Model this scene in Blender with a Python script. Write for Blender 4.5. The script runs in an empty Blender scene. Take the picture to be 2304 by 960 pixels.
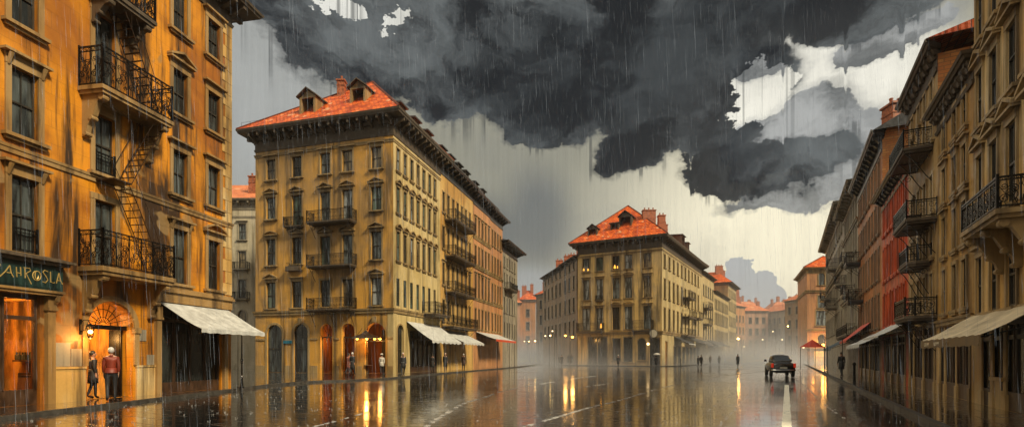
import bpy, bmesh, math, random
from mathutils import Vector, Matrix
R = random.Random(7)
sc = bpy.context.scene
COL = sc.collection
PI = math.pi
rad = math.radians

# ------------------------------------------------------------------ camera
cam_d = bpy.data.cameras.new('camera'); cam = bpy.data.objects.new('camera', cam_d); COL.objects.link(cam)
cam.location = (0, 0, 1.7); cam.rotation_euler = (PI/2, 0, 0)
cam_d.lens = 18; cam_d.sensor_width = 36; cam_d.shift_y = 320/2304
cam_d.clip_start = 0.1; cam_d.clip_end = 5000
sc.camera = cam
sc.view_settings.view_transform = 'Standard'; sc.view_settings.look = 'None'
sc.view_settings.exposure = 0.0; sc.view_settings.gamma = 1.0; sc.view_settings.use_curve_mapping = False
sc.cycles.max_bounces = 6; sc.cycles.diffuse_bounces = 2; sc.cycles.glossy_bounces = 4
sc.cycles.transmission_bounces = 4; sc.cycles.volume_bounces = 1; sc.cycles.transparent_max_bounces = 12
sc.cycles.use_denoising = True
sc.cycles.sample_clamp_indirect = 6.0
sc.cycles.caustics_reflective = False; sc.cycles.caustics_refractive = False

# ------------------------------------------------------------------ node helpers
class V:
    """wraps a float socket so that node maths can be written as expressions"""
    nt = None
    def __init__(s, k): s.k = k
    @staticmethod
    def m(op, *a):
        n = V.nt.nodes.new('ShaderNodeMath'); n.operation = op
        for i, x in enumerate(a):
            if isinstance(x, V): V.nt.links.new(x.k, n.inputs[i])
            else: n.inputs[i].default_value = float(x)
        return V(n.outputs[0])
    def __add__(s, o): return V.m('ADD', s, o)
    __radd__ = __add__
    def __sub__(s, o): return V.m('SUBTRACT', s, o)
    def __rsub__(s, o): return V.m('SUBTRACT', o, s)
    def __mul__(s, o): return V.m('MULTIPLY', s, o)
    __rmul__ = __mul__
    def __truediv__(s, o): return V.m('DIVIDE', s, o)
    def smooth(s, a, b):
        n = V.nt.nodes.new('ShaderNodeMapRange'); n.interpolation_type = 'SMOOTHSTEP'
        V.nt.links.new(s.k, n.inputs[0]); n.inputs[1].default_value = a; n.inputs[2].default_value = b
        return V(n.outputs[0])
    def lin(s, a, b, c=0.0, d=1.0):
        n = V.nt.nodes.new('ShaderNodeMapRange')
        V.nt.links.new(s.k, n.inputs[0])
        for i, x in enumerate((a, b, c, d)): n.inputs[i+1].default_value = x
        return V(n.outputs[0])
def vmin(a, b): return V.m('MINIMUM', a, b)
def vmax(a, b): return V.m('MAXIMUM', a, b)
def vec(x, y, z=0.0):
    n = V.nt.nodes.new('ShaderNodeCombineXYZ')
    for i, q in enumerate((x, y, z)):
        if isinstance(q, V): V.nt.links.new(q.k, n.inputs[i])
        else: n.inputs[i].default_value = q
    return n.outputs[0]
def noise(v, scale, detail=4, rough=0.55, dist=0.0, out='Fac'):
    n = V.nt.nodes.new('ShaderNodeTexNoise'); V.nt.links.new(v, n.inputs['Vector'])
    n.inputs['Scale'].default_value = scale; n.inputs['Detail'].default_value = detail
    n.inputs['Roughness'].default_value = rough; n.inputs['Distortion'].default_value = dist
    return V(n.outputs[out])
def mapping(v, scale=(1, 1, 1), loc=(0, 0, 0), rot=(0, 0, 0)):
    n = V.nt.nodes.new('ShaderNodeMapping'); V.nt.links.new(v, n.inputs[0])
    n.inputs['Scale'].default_value = scale; n.inputs['Location'].default_value = loc; n.inputs['Rotation'].default_value = rot
    return n.outputs[0]
def mix(f, a, b, blend='MIX'):
    n = V.nt.nodes.new('ShaderNodeMix'); n.data_type = 'RGBA'; n.blend_type = blend
    if isinstance(f, V): V.nt.links.new(f.k, n.inputs[0])
    else: n.inputs[0].default_value = f
    for i, q in ((6, a), (7, b)):
        if isinstance(q, tuple): n.inputs[i].default_value = (*q[:3], 1)
        else: V.nt.links.new(q, n.inputs[i])
    return n.outputs[2]
def px_az(px): return math.atan((px-1152)/1152)
def px_tv(px, py): return (800-py)/1152*math.cos(px_az(px))

# ------------------------------------------------------------------ world: storm sky
SUN_EL, SUN_AZ = 40.0, 127.0      # azimuth clockwise from +Y (towards +X)
w = bpy.data.worlds.new('World'); sc.world = w; w.use_nodes = True
nt = w.node_tree; nt.nodes.clear(); V.nt = nt
out = nt.nodes.new('ShaderNodeOutputWorld'); bg = nt.nodes.new('ShaderNodeBackground')
nt.links.new(bg.outputs[0], out.inputs[0])
tc = nt.nodes.new('ShaderNodeTexCoord')
sep = nt.nodes.new('ShaderNodeSeparateXYZ'); nt.links.new(tc.outputs['Generated'], sep.inputs[0])
X, Y, Z = (V(sep.outputs[i]) for i in range(3))
az = V.m('ARCTAN2', X, Y)
tv = Z / V.m('SQRT', X*X + Y*Y + 1e-5)
tv = vmax(vmin(tv, 4.0), -0.2)
p0 = vec(az, tv*1.15, 0.0)
wx = noise(p0, 3.2, 6, 0.62) - 0.5
wy = noise(mapping(p0, loc=(7.3, 2.1, 0)), 3.2, 6, 0.62) - 0.5
fx = noise(mapping(p0, loc=(1.3, 5.1, 0)), 13, 5, 0.65) - 0.5
fy = noise(mapping(p0, loc=(4.3, 9.1, 0)), 13, 5, 0.65) - 0.5
drip = noise(vec(az*55, tv*0.9), 1.0, 2, 0.5) 
fall = noise(vec(az*150, tv*3.5), 1.0, 3, 0.6)
azw = az + wx*0.20 + fx*0.05
tvw = tv + wy*0.19 + fy*0.06 + drip.smooth(0.60, 0.80)*0.02
def blob(px, py, rx, ry, a=None, t=None, rot=0.0):
    """distance-like field of an ellipse given in directions (pixels of the 2304 wide frame are only units here)"""
    a = a or azw; t = t or tvw
    ca, ct = px_az(px), px_tv(px, py)
    k = math.cos(ca)
    da = (a - ca) * (1152/rx/k/k if False else 1152/(rx*k*k)); dt = (t - ct) * (1152/(ry*k))
    if rot:
        c, s = math.cos(rot), math.sin(rot)
        # rotate in units where both radii are equal to ry
        q = rx/ry
        A = da*q; B = dt
        da, dt = (A*c + B*s)*(1/q), (B*c - A*s)
    return 1.0 - V.m('SQRT', da*da + dt*dt)
def union(bs, k=0.25):
    r = bs[0]
    for b in bs[1:]: r = V.m('SMOOTH_MAX', r, b, k)
    return r
cell0 = noise(mapping(vec(az, tv), loc=(9, 1, 0)), 22, 5, 0.7) - 0.5
# main dark mass
dark = union([blob(1150, -120, 640, 330), blob(1290, 150, 330, 150), blob(1540, 190, 250, 160), blob(900, 110, 300, 120),
              blob(1700, -60, 520, 150), blob(690, 0, 160, 110), blob(1740, 372, 190, 52), blob(2000, -30, 260, 90), blob(1600, 290, 110, 80),
              blob(1230, 275, 90, 60), blob(1420, 330, 90, 62), blob(1010, 225, 110, 42), blob(1600, 370, 100, 50)], 0.10)
hole = union([blob(762, 18, 58, 38, az + fx*0.17 + cell0*0.05, tv + fy*0.17), blob(1705, 205, 70, 62, az + fx*0.16 + cell0*0.05, tv + fy*0.16), blob(1712, 258, 20, 16, az + fx*0.08, tv + fy*0.08), blob(885, 45, 40, 20, az + fx*0.20, tv + fy*0.16)], 0.05)
cell = noise(mapping(vec(az, tv), loc=(2, 3, 0)), 26, 4, 0.6) - 0.5
edge_f = dark + cell*0.16 + fx*0.25
holes = (hole + cell*0.5 + fx*0.6).smooth(-0.12, 0.40)
darkm = vmax((edge_f - holes*1.3).smooth(-0.02, 0.085), (dark + fx*0.5 + cell*0.4 - holes*1.2).smooth(-0.16, 0.10)*0.60)
# mid grey lumps at the right, haze-blue cloud low
grey = union([blob(1850, 290, 125, 110), blob(1930, 350, 125, 80), blob(1700, 330, 120, 70), blob(2080, 60, 130, 40), blob(1960, 100, 90, 50), blob(1700, 130, 80, 40),
              blob(1780, 425, 170, 32)], 0.1)
greym = vmax((grey + cell*0.14).smooth(0.0, 0.10), (grey + fx*0.5).smooth(-0.25, 0.1)*0.45)
veil = union([blob(1100, 520, 150, 90, az, tv), blob(1210, 500, 90, 130, az, tv)], 0.3).smooth(-0.3, 0.7)
blue = union([blob(1668, 615, 34, 42, az + fx*0.07, tv + fy*0.07), blob(1690, 600, 24, 30, az + fx*0.07, tv + fy*0.07), blob(1722, 640, 32, 36, az + fx*0.06, tv + fy*0.06), blob(1695, 670, 75, 40, az, tv)], 0.04).smooth(0.0, 0.03)
# clear-ish background sky, brightest low at the right
br = (blob(1800, 560, 560, 420, az, tv)).smooth(-0.35, 0.75)
br2 = (blob(1800, 190, 330, 170, az, tv)).smooth(-0.1, 0.4)
leftg = (blob(560, 200, 260, 330, az, tv)).smooth(-0.2, 0.6)
base = mix(br, (0.30, 0.29, 0.225), (1.0, 0.92, 0.68))
base = mix(br2, base, (0.93, 0.90, 0.78))
base = mix(leftg, base, (0.40, 0.41, 0.39))
base = mix(blob(790, 25, 190, 90, az, tv).smooth(-0.3, 0.6), base, (0.85, 0.84, 0.76))
base = mix(noise(vec(azw, tvw*1.5), 3.0, 6, 0.6).smooth(0.42, 0.72)*0.40, base, (0.24, 0.24, 0.22))
base = mix(veil*0.6, base, (0.095, 0.11, 0.125))
base = mix(blob(1185, 650, 130, 60, az, tv).smooth(-0.2, 0.6)*0.8, base, (0.36, 0.38, 0.38))
streakv = (fall - 0.5)*0.28 + 1.0
sky_tex = nt.nodes.new('ShaderNodeTexSky'); sky_tex.sky_type = 'NISHITA'; sky_tex.sun_disc = False
sky_tex.sun_elevation = rad(SUN_EL); sky_tex.sun_rotation = rad(SUN_AZ)
# shading inside the dark mass: billows from charcoal to slate grey
core = union([blob(1330, 170, 400, 170), blob(1600, 60, 420, 110), blob(1640, 300, 190, 110)], 0.2).smooth(-0.15, 0.5)
wv = vec(azw, tvw)
bil = noise(wv, 4.2, 8, 0.60, 0.4)
bil2 = noise(mapping(wv, (1, 1.6, 1), (5, 3, 0)), 9, 6, 0.6, 0.6)
bl = (bil*0.7 + bil2*0.3).smooth(0.43, 0.59)
rim = 1.0 - dark.smooth(0.02, 0.30)
dk = mix(bl, (0.004, 0.005, 0.006), (0.125, 0.138, 0.138))
dk = mix(core*0.88, dk, mix(bl, (0.002, 0.003, 0.004), (0.028, 0.033, 0.035)))
dk = mix(rim*0.35, dk, mix(bil2.smooth(0.4, 0.6), (0.02, 0.024, 0.024), (0.13, 0.14, 0.138)))
gk = mix((bil*0.6 + bil2*0.4).smooth(0.40, 0.60), (0.055, 0.065, 0.070), (0.38, 0.39, 0.385))
col = mix(greym*0.92, base, gk)
col = mix(blue*0.85, col, (0.36, 0.39, 0.42))
col = mix(darkm*0.98, col, dk)
# dark threads of rain hanging from the cloud edge
thr = noise(vec(az*95, tv*0.8, 2.0), 1.0, 2, 0.5).smooth(0.53, 0.62)
hang = dark.smooth(-0.50, -0.02)*(1.0-darkm) * thr * (noise(vec(az*14, 1.0, 0.0), 1.0, 2).smooth(0.45, 0.55))
col = mix(hang*0.7, col, (0.03, 0.035, 0.035))
cl = nt.nodes.new('ShaderNodeCombineColor')
for i in range(3): nt.links.new(streakv.k, cl.inputs[i])
col = mix(1.0, col, cl.outputs[0], 'MULTIPLY')
# the overcast half of the sky behind the photographer: broken cloud
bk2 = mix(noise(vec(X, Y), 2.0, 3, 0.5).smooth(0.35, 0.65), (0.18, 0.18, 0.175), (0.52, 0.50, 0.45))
back = V.m('ABSOLUTE', az).smooth(1.0, 1.5)
bk = mix(noise(vec(az, tv), 3.0, 5, 0.55).smooth(0.40, 0.65), (0.08, 0.08, 0.075), (0.80, 0.70, 0.52))
col = mix(back, col, bk)
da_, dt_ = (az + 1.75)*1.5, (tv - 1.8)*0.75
left_fill = (1.0 - V.m('SQRT', da_*da_ + dt_*dt_)).smooth(0.0, 0.4)
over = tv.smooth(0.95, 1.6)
col = mix(over*0.9, col, bk2)  # sky overhead lightened so that it lights the ground and awnings
col = mix(left_fill*noise(vec(az, tv), 4.0, 4).smooth(0.3, 0.5), col, (5.8, 5.1, 3.9))      # bright patch added out of view at the left to light the right-hand row
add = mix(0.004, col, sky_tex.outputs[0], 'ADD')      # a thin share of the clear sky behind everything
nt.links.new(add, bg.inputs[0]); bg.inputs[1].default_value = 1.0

# ------------------------------------------------------------------ sun, soft through the cloud break at the right
sd = bpy.data.lights.new('sun', 'SUN'); sd.energy = 5.0; sd.angle = rad(10); sd.color = (1.0, 0.84, 0.58)
sun = bpy.data.objects.new('sun', sd); COL.objects.link(sun)
dv = Vector((math.sin(rad(SUN_AZ))*math.cos(rad(SUN_EL)), math.cos(rad(SUN_AZ))*math.cos(rad(SUN_EL)), math.sin(rad(SUN_EL))))
sun.rotation_euler = dv.to_track_quat('Z', 'Y').to_euler(); sun.location = dv*60

# ------------------------------------------------------------------ mesh builder
class MB:
    def __init__(s): s.v = []; s.f = []; s.m = []; s.uv = []
    def face(s, pts, mat=0, uv=None):
        i = len(s.v); s.v += [tuple(p) for p in pts]; s.f.append(tuple(range(i, i+len(pts)))); s.m.append(mat)
        s.uv.append(uv or [(0, 0)]*len(pts))
    def hexa(s, c, mat=0):       # 8 corners: bottom 4 ccw, top 4 ccw
        i = len(s.v); s.v += [tuple(p) for p in c]
        for q in ((3, 2, 1, 0), (4, 5, 6, 7), (0, 1, 5, 4), (1, 2, 6, 5), (2, 3, 7, 6), (3, 0, 4, 7)):
            s.f.append(tuple(i+k for k in q)); s.m.append(mat); s.uv.append([(0, 0)]*4)
    def box(s, x0, x1, y0, y1, z0, z1, mat=0, T=None):
        c = [(x0, y0, z0), (x1, y0, z0), (x1, y1, z0), (x0, y1, z0), (x0, y0, z1), (x1, y0, z1), (x1, y1, z1), (x0, y1, z1)]
        if T: c = [T(*p) for p in c]
        s.hexa(c, mat)
    def tube(s, path, r, n=4, mat=0, cap=True, T=None):
        P = [Vector(T(*p)) if T else Vector(p) for p in path]
        rs = r if isinstance(r, (list, tuple)) else [r]*len(P)
        i0 = len(s.v); prev = None
        for k, p in enumerate(P):
            d = (P[min(k+1, len(P)-1)] - P[max(k-1, 0)])
            if d.length < 1e-9: d = Vector((0, 0, 1))
            d.normalize()
            if prev is None:
                a = Vector((0, 0, 1)) if abs(d.z) < 0.9 else Vector((1, 0, 0))
                prev = d.cross(a).normalized()
            x = (prev - d*prev.dot(d))
            x = x.normalized() if x.length > 1e-6 else d.orthogonal().normalized()
            prev = x; y = d.cross(x)
            for q in range(n):
                t = 2*PI*q/n + PI/n
                s.v.append(tuple(p + (x*math.cos(t) + y*math.sin(t))*rs[k]))
        for k in range(len(P)-1):
            for q in range(n):
                a = i0+k*n+q; b = i0+k*n+(q+1) % n
                s.f.append((a, b, b+n, a+n)); s.m.append(mat); s.uv.append([(0, 0)]*4)
        if cap:
            s.f.append(tuple(i0+q for q in reversed(range(n)))); s.m.append(mat); s.uv.append([(0, 0)]*n)
            e = i0+(len(P)-1)*n
            s.f.append(tuple(e+q for q in range(n))); s.m.append(mat); s.uv.append([(0, 0)]*n)
    def lathe(s, prof, n=12, c=(0, 0, 0), mat=0, T=None, sx=1, sy=1):
        i0 = len(s.v)
        for r, z in prof:
            for q in range(n):
                t = 2*PI*q/n; p = (c[0]+sx*r*math.cos(t), c[1]+sy*r*math.sin(t), c[2]+z)
                s.v.append(tuple(T(*p)) if T else p)
        for k in range(len(prof)-1):
            for q in range(n):
                a = i0+k*n+q; b = i0+k*n+(q+1) % n
                s.f.append((a, b, b+n, a+n)); s.m.append(mat); s.uv.append([(0, 0)]*4)
        s.f.append(tuple(i0+q for q in reversed(range(n)))); s.m.append(mat); s.uv.append([(0, 0)]*n)
        e = i0+(len(prof)-1)*n
        s.f.append(tuple(e+q for q in range(n))); s.m.append(mat); s.uv.append([(0, 0)]*n)
    def ball(s, c, r, n=10, m=6, mat=0, sx=1, sy=1, sz=1, T=None):
        s.lathe([(max(r*math.sin(PI*k/m), 1e-4), -r*sz*math.cos(PI*k/m)) for k in range(m+1)], n, c, mat, T, sx, sy)
    def prism(s, poly, z0, z1, mat=0, T=None):   # poly ccw (x,y)
        lo = [(x, y, z0) for x, y in poly]; hi = [(x, y, z1) for x, y in poly]
        if T: lo = [T(*p) for p in lo]; hi = [T(*p) for p in hi]
        i = len(s.v); n = len(poly); s.v += [tuple(p) for p in lo] + [tuple(p) for p in hi]
        s.f.append(tuple(i+k for k in reversed(range(n)))); s.f.append(tuple(i+n+k for k in range(n)))
        s.m += [mat]*2; s.uv += [[(0, 0)]*n]*2
        for k in range(n):
            j = (k+1) % n
            s.f.append((i+k, i+j, i+n+j, i+n+k)); s.m.append(mat); s.uv.append([(0, 0)]*4)
    def mesh(s, name, mats, org=(0, 0, 0), smooth=False):
        me = bpy.data.meshes.new(name); ox, oy, oz = org
        me.from_pydata([(x-ox, y-oy, z-oz) for x, y, z in s.v], [], s.f)
        for m in (mats if isinstance(mats, (list, tuple)) else [mats]): me.materials.append(m)
        me.polygons.foreach_set('material_index', s.m)
        ul = me.uv_layers.new(name='UVMap')
        flat = [c for f in s.uv for u in f for c in u]
        ul.data.foreach_set('uv', flat)
        if smooth: me.polygons.foreach_set('use_smooth', [True]*len(s.f))
        me.update(); return me
    def build(s, name, mats, parent=None, org=None, smooth=False):
        if org is None: org = tuple(parent_origin(parent)) if parent else (0, 0, 0)
        o = bpy.data.objects.new(name, s.mesh(name, mats, org, smooth)); COL.objects.link(o)
        if parent: o.parent = parent
        else: o.location = org
        return o
def parent_origin(p):
    r = Vector((0, 0, 0))
    while p is not None: r = r + Vector(p.location); p = p.parent
    return r
def tag(o, label=None, cat=None, group=None, kind=None):
    if label: o['label'] = label
    if cat: o['category'] = cat
    if group: o['group'] = group
    if kind: o['kind'] = kind
    return o
def empty(name, loc, label, cat, group=None, rz=0.0):
    o = bpy.data.objects.new(name, None); COL.objects.link(o); o.location = loc; o.rotation_euler = (0, 0, rz); o.empty_display_size = 0.3
    return tag(o, label, cat, group)
def copy_tree(o, parent=None):
    c = o.copy(); COL.objects.link(c); c.parent = parent
    for ch in list(o.children): copy_tree(ch, c)
    return c

# ------------------------------------------------------------------ materials
def newmat(name):
    m = bpy.data.materials.new(name); m.use_nodes = True; nt = m.node_tree; V.nt = nt
    b = nt.nodes['Principled BSDF']; return m, nt, b
def setin(nt, b, name, val):
    i = b.inputs[name]
    if isinstance(val, V): nt.links.new(val.k, i)
    elif isinstance(val, (int, float)): i.default_value = val
    elif isinstance(val, tuple): i.default_value = (*val[:3], 1)
    else: nt.links.new(val, i)
def pos():
    return V.nt.nodes.new('ShaderNodeNewGeometry').outputs['Position']
def uvc(): return V.nt.nodes.new('ShaderNodeTexCoord').outputs['UV']
def objc(): return V.nt.nodes.new('ShaderNodeTexCoord').outputs['Object']
def bump(h, strength=0.4, dist=0.02):
    n = V.nt.nodes.new('ShaderNodeBump'); V.nt.links.new(h.k, n.inputs['Height'])
    n.inputs['Strength'].default_value = strength; n.inputs['Distance'].default_value = dist
    return n.outputs[0]
def bricks(v, bw, bh, mortar=0.01, scale=1.0):
    n = V.nt.nodes.new('ShaderNodeTexBrick'); V.nt.links.new(v, n.inputs['Vector'])
    n.inputs['Scale'].default_value = scale; n.inputs['Brick Width'].default_value = bw; n.inputs['Row Height'].default_value = bh
    n.inputs['Mortar Size'].default_value = mortar; n.inputs['Mortar Smooth'].default_value = 0.3
    n.inputs['Color1'].default_value = (0, 0, 0, 1); n.inputs['Color2'].default_value = (1, 1, 1, 1); n.inputs['Mortar'].default_value = (0.5, 0.5, 0.5, 1)
    return n
def stucco(name, light, mid, dark, joints=0.5, patch=None, streak=1.0, rough=0.5):
    m, nt, b = newmat(name); P = pos()
    s1 = noise(mapping(P, (1.6, 1.6, 0.10)), 1.0, 6, 0.62)           # rain-washed vertical streaks
    s2 = noise(mapping(P, (5.5, 5.5, 0.30), (3, 1, 2)), 1.0, 4, 0.6)
    bigm = noise(mapping(P, (0.22, 0.22, 0.16), (9, 4, 1)), 1.0, 4, 0.6, 0.6)
    c = mix(bigm.smooth(0.40, 0.58), light, mid)
    c = mix(s1.smooth(0.48, 0.68)*0.85*streak, c, dark)
    c = mix(noise(mapping(P, (0.45, 0.45, 0.12), (4, 7, 3)), 1.0, 5, 0.62, 0.5).smooth(0.54, 0.68)*0.7*streak, c, dark)
    c = mix(s2.smooth(0.52, 0.75)*0.55*streak, c, dark)
    c = mix(noise(mapping(P, (0.7, 0.7, 0.09), (5, 5, 5)), 1.0, 5, 0.6).smooth(0.55, 0.75)*0.55, c, light)
    if patch:
        pm = noise(mapping(P, (0.5, 0.5, 0.5), (1, 8, 3)), 1.0, 3, 0.5, 1.0).smooth(0.64, 0.68)
        c = mix(pm*0.7, c, patch)
    fine = noise(P, 9, 5, 0.7)
    c = mix(0.35, c, mix(fine, (0.25, 0.25, 0.25), (1, 1, 1)), 'MULTIPLY')
    h = fine*0.4
    if joints:
        br = bricks(uvc(), 1.25, 0.55, 0.012)
        f = V(br.outputs['Fac'])
        c = mix(f*joints*0.6, c, dark)
        tone = V(nt.nodes.new('ShaderNodeSeparateColor').outputs[0])
        nt.links.new(br.outputs['Color'], tone.k.node.inputs[0])
        c = mix(tone.smooth(0.75, 0.95)*0.25*joints, c, light)
        h = h - f*joints
    setin(nt, b, 'Base Color', c)
    setin(nt, b, 'Roughness', noise(P, 2.0, 4, 0.6).lin(0.3, 0.7, rough-0.15, rough+0.15))
    setin(nt, b, 'Normal', bump(h, 0.5, 0.02)); return m
def plain(name, c, rough=0.5, metal=0.0, var=0.35, scale=6.0, spec=0.5, stretch=(1, 1, 0.3)):
    m, nt, b = newmat(name); P = pos()
    n = noise(mapping(P, stretch), scale, 5, 0.65)
    setin(nt, b, 'Base Color', mix(n.smooth(0.3, 0.7), tuple(x*(1-var) for x in c), tuple(min(1, x*(1+var)) for x in c)))
    setin(nt, b, 'Roughness', n.lin(0.3, 0.7, max(0.02, rough-0.1), min(1, rough+0.1)))
    b.inputs['Metallic'].default_value = metal; b.inputs['Specular IOR Level'].default_value = spec
    return m
def glow(name, c, s):
    m, nt, b = newmat(name); setin(nt, b, 'Base Color', c); setin(nt, b, 'Emission Color', c); b.inputs['Emission Strength'].default_value = s
    return m
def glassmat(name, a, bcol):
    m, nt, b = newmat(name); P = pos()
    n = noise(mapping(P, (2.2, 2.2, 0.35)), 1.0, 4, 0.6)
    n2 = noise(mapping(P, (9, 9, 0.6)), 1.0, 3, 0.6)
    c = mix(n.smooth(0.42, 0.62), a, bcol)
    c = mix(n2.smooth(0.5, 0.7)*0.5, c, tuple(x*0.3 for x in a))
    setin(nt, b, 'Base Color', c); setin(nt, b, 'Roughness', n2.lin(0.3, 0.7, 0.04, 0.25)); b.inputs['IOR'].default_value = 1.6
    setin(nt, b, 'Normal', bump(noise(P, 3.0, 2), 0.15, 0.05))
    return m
def litglass(name, c1, c2, s):
    m, nt, b = newmat(name); P = pos()
    n = noise(mapping(P, (2.5, 2.5, 0.5)), 1.0, 4, 0.6)
    c = mix(n.smooth(0.35, 0.65), c1, c2)
    setin(nt, b, 'Base Color', (0.05, 0.03, 0.01)); setin(nt, b, 'Emission Color', c); b.inputs['Emission Strength'].default_value = s
    b.inputs['Roughness'].default_value = 0.1; return m
def tiles(name, c1, c2, c3, bw=0.42, bh=0.36):
    m, nt, b = newmat(name); U = uvc(); P = pos()
    br = bricks(U, bw, bh, 0.02)
    sepc = nt.nodes.new('ShaderNodeSeparateColor'); nt.links.new(br.outputs['Color'], sepc.inputs[0]); t = V(sepc.outputs[0])
    c = mix(t, c1, c2)
    c = mix(noise(P, 0.5, 4, 0.6).smooth(0.5, 0.7)*0.6, c, c3)
    c = mix(t.smooth(0.93, 0.99)*0.7, c, (0.62, 0.42, 0.25))
    c = mix(V(br.outputs['Fac'])*0.85, c, tuple(x*0.25 for x in c3))
    sepu = nt.nodes.new('ShaderNodeSeparateXYZ'); nt.links.new(U, sepu.inputs[0])
    wav = V.m('FRACT', V(sepu.outputs[1])/bh)
    hump = V.m('ABSOLUTE', V.m('FRACT', V(sepu.outputs[0])/(bw/2)) - 0.5)
    setin(nt, b, 'Base Color', c); b.inputs['Roughness'].default_value = 0.6; b.inputs['Specular IOR Level'].default_value = 0.25
    setin(nt, b, 'Normal', bump((1.0-wav)*0.8 - hump*0.8 - V(br.outputs['Fac']) + noise(P, 7, 3)*0.5, 0.9, 0.06)); return m

M = {}
M['amber'] = stucco('amber_stucco', (0.78, 0.31, 0.014), (0.36, 0.12, 0.010), (0.040, 0.019, 0.006), 0.35, (0.34, 0.22, 0.09), 1.5)
M['amber_trim'] = stucco('amber_stone_trim', (0.42, 0.27, 0.11), (0.33, 0.19, 0.06), (0.06, 0.035, 0.015), 0)
M['ochre'] = stucco('ochre_stucco', (0.70, 0.37, 0.06), (0.44, 0.26, 0.08), (0.09, 0.058, 0.022), 0.25)
M['ochre_trim'] = stucco('ochre_stone_trim', (0.40, 0.28, 0.12), (0.30, 0.20, 0.08), (0.06, 0.04, 0.02), 0)
M['cream'] = stucco('cream_stucco', (0.66, 0.52, 0.25), (0.56, 0.42, 0.17), (0.22, 0.16, 0.06), 0.35)
M['gold'] = stucco('golden_stucco', (0.66, 0.42, 0.13), (0.50, 0.27, 0.06), (0.12, 0.07, 0.025), 0.2)
M['peach'] = stucco('peach_stucco', (0.60, 0.28, 0.11), (0.50, 0.25, 0.11), (0.18, 0.09, 0.04), 0.2)
M['orange'] = stucco('orange_stucco', (0.56, 0.25, 0.09), (0.46, 0.22, 0.09), (0.18, 0.08, 0.04), 0.2)
M['pinkst'] = stucco('pink_stucco', (0.54, 0.31, 0.20), (0.44, 0.27, 0.19), (0.22, 0.12, 0.08), 0.2)
M['grey'] = stucco('grey_stucco', (0.34, 0.30, 0.22), (0.26, 0.23, 0.17), (0.10, 0.085, 0.065), 0.3)
M['brownst'] = stucco('brown_stucco', (0.34, 0.22, 0.12), (0.26, 0.17, 0.10), (0.07, 0.05, 0.035), 0.3)
M['pale'] = stucco('pale_stucco', (0.62, 0.56, 0.42), (0.50, 0.45, 0.32), (0.20, 0.17, 0.11), 0.4)
M['olive'] = stucco('olive_stucco', (0.80, 0.54, 0.18), (0.60, 0.43, 0.20), (0.14, 0.10, 0.045), 0.3)
M['olive_light'] = stucco('sand_stucco', (0.60, 0.47, 0.22), (0.48, 0.37, 0.17), (0.17, 0.13, 0.06), 0.3)
M['sand'] = stucco('sandstone', (0.82, 0.62, 0.31), (0.70, 0.42, 0.12), (0.13, 0.08, 0.03), 0.2)
M['sand_trim'] = stucco('sandstone_trim', (0.50, 0.37, 0.19), (0.36, 0.24, 0.10), (0.06, 0.04, 0.02), 0)
M['umber'] = stucco('umber_stucco', (0.52, 0.35, 0.15), (0.38, 0.24, 0.09), (0.08, 0.05, 0.02), 0.2)
M['redst'] = stucco('red_stucco', (0.68, 0.095, 0.015), (0.48, 0.06, 0.012), (0.12, 0.025, 0.012), 0)
M['rust'] = stucco('rust_stucco', (0.55, 0.20, 0.055), (0.40, 0.15, 0.05), (0.10, 0.04, 0.02), 0)
M['stone'] = stucco('grey_stone', (0.40, 0.36, 0.28), (0.30, 0.27, 0.20), (0.10, 0.08, 0.06), 0)
M['tile'] = tiles('red_roof_tile', (0.38, 0.045, 0.008), (0.78, 0.16, 0.020), (0.15, 0.028, 0.010))
M['tile_dull'] = tiles('dull_roof_tile', (0.50, 0.14, 0.05), (0.62, 0.22, 0.09), (0.30, 0.10, 0.05), 0.9, 0.8)
M['slate'] = plain('wet_slate', (0.035, 0.035, 0.035), 0.35)
M['iron'] = plain('black_iron', (0.012, 0.011, 0.010), 0.32, 0.6)
M['ironbrown'] = plain('rusty_iron', (0.035, 0.018, 0.008), 0.45, 0.4)
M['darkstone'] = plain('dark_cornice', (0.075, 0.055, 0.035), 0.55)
M['sash'] = plain('dark_sash', (0.03, 0.025, 0.018), 0.4)
M['glass'] = glassmat('dark_glass', (0.012, 0.014, 0.013), (0.20, 0.24, 0.245))
M['glass_dark'] = glassmat('shadow_glass', (0.006, 0.006, 0.005), (0.03, 0.035, 0.033))
M['glass_green'] = glassmat('green_glass', (0.02, 0.03, 0.025), (0.11, 0.16, 0.13))
M['glass_warm'] = glassmat('curtained_glass', (0.03, 0.022, 0.012), (0.30, 0.24, 0.14))  # curtain tone, with a brownish lit interior put into the pane colour
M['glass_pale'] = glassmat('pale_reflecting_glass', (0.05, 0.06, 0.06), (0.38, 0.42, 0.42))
M['glass_black'] = glassmat('near_black_glass', (0.008, 0.010, 0.010), (0.07, 0.085, 0.085))
M['lit'] = litglass('lit_glass', (1.0, 0.36, 0.04), (1.0, 0.62, 0.14), 1.6)
M['litdim'] = litglass('dim_lit_glass', (0.55, 0.13, 0.012), (0.9, 0.35, 0.04), 0.7)
M['lamp'] = glow('lamp_glow', (1.0, 0.62, 0.18), 14.0)
M['lampwhite'] = glow('pale_lamp_glow', (1.0, 0.75, 0.38), 4.0)
M['lampsoft'] = glow('soft_orange_glow', (1.0, 0.42, 0.05), 2.2)
M['lampor'] = glow('orange_lamp_glow', (1.0, 0.45, 0.06), 9.0)
M['awning'] = plain('wet_canvas', (0.50, 0.51, 0.49), 0.45, 0, 0.22, 2.5, 0.4, (1, 1, 1))
M['awning_tan'] = plain('tan_canvas', (0.50, 0.42, 0.28), 0.5, 0, 0.3, 2.0, 0.4, (1, 1, 1))
M['valance_tan'] = plain('tan_valance', (0.15, 0.10, 0.045), 0.6, 0, 0.3, 5)
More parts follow.
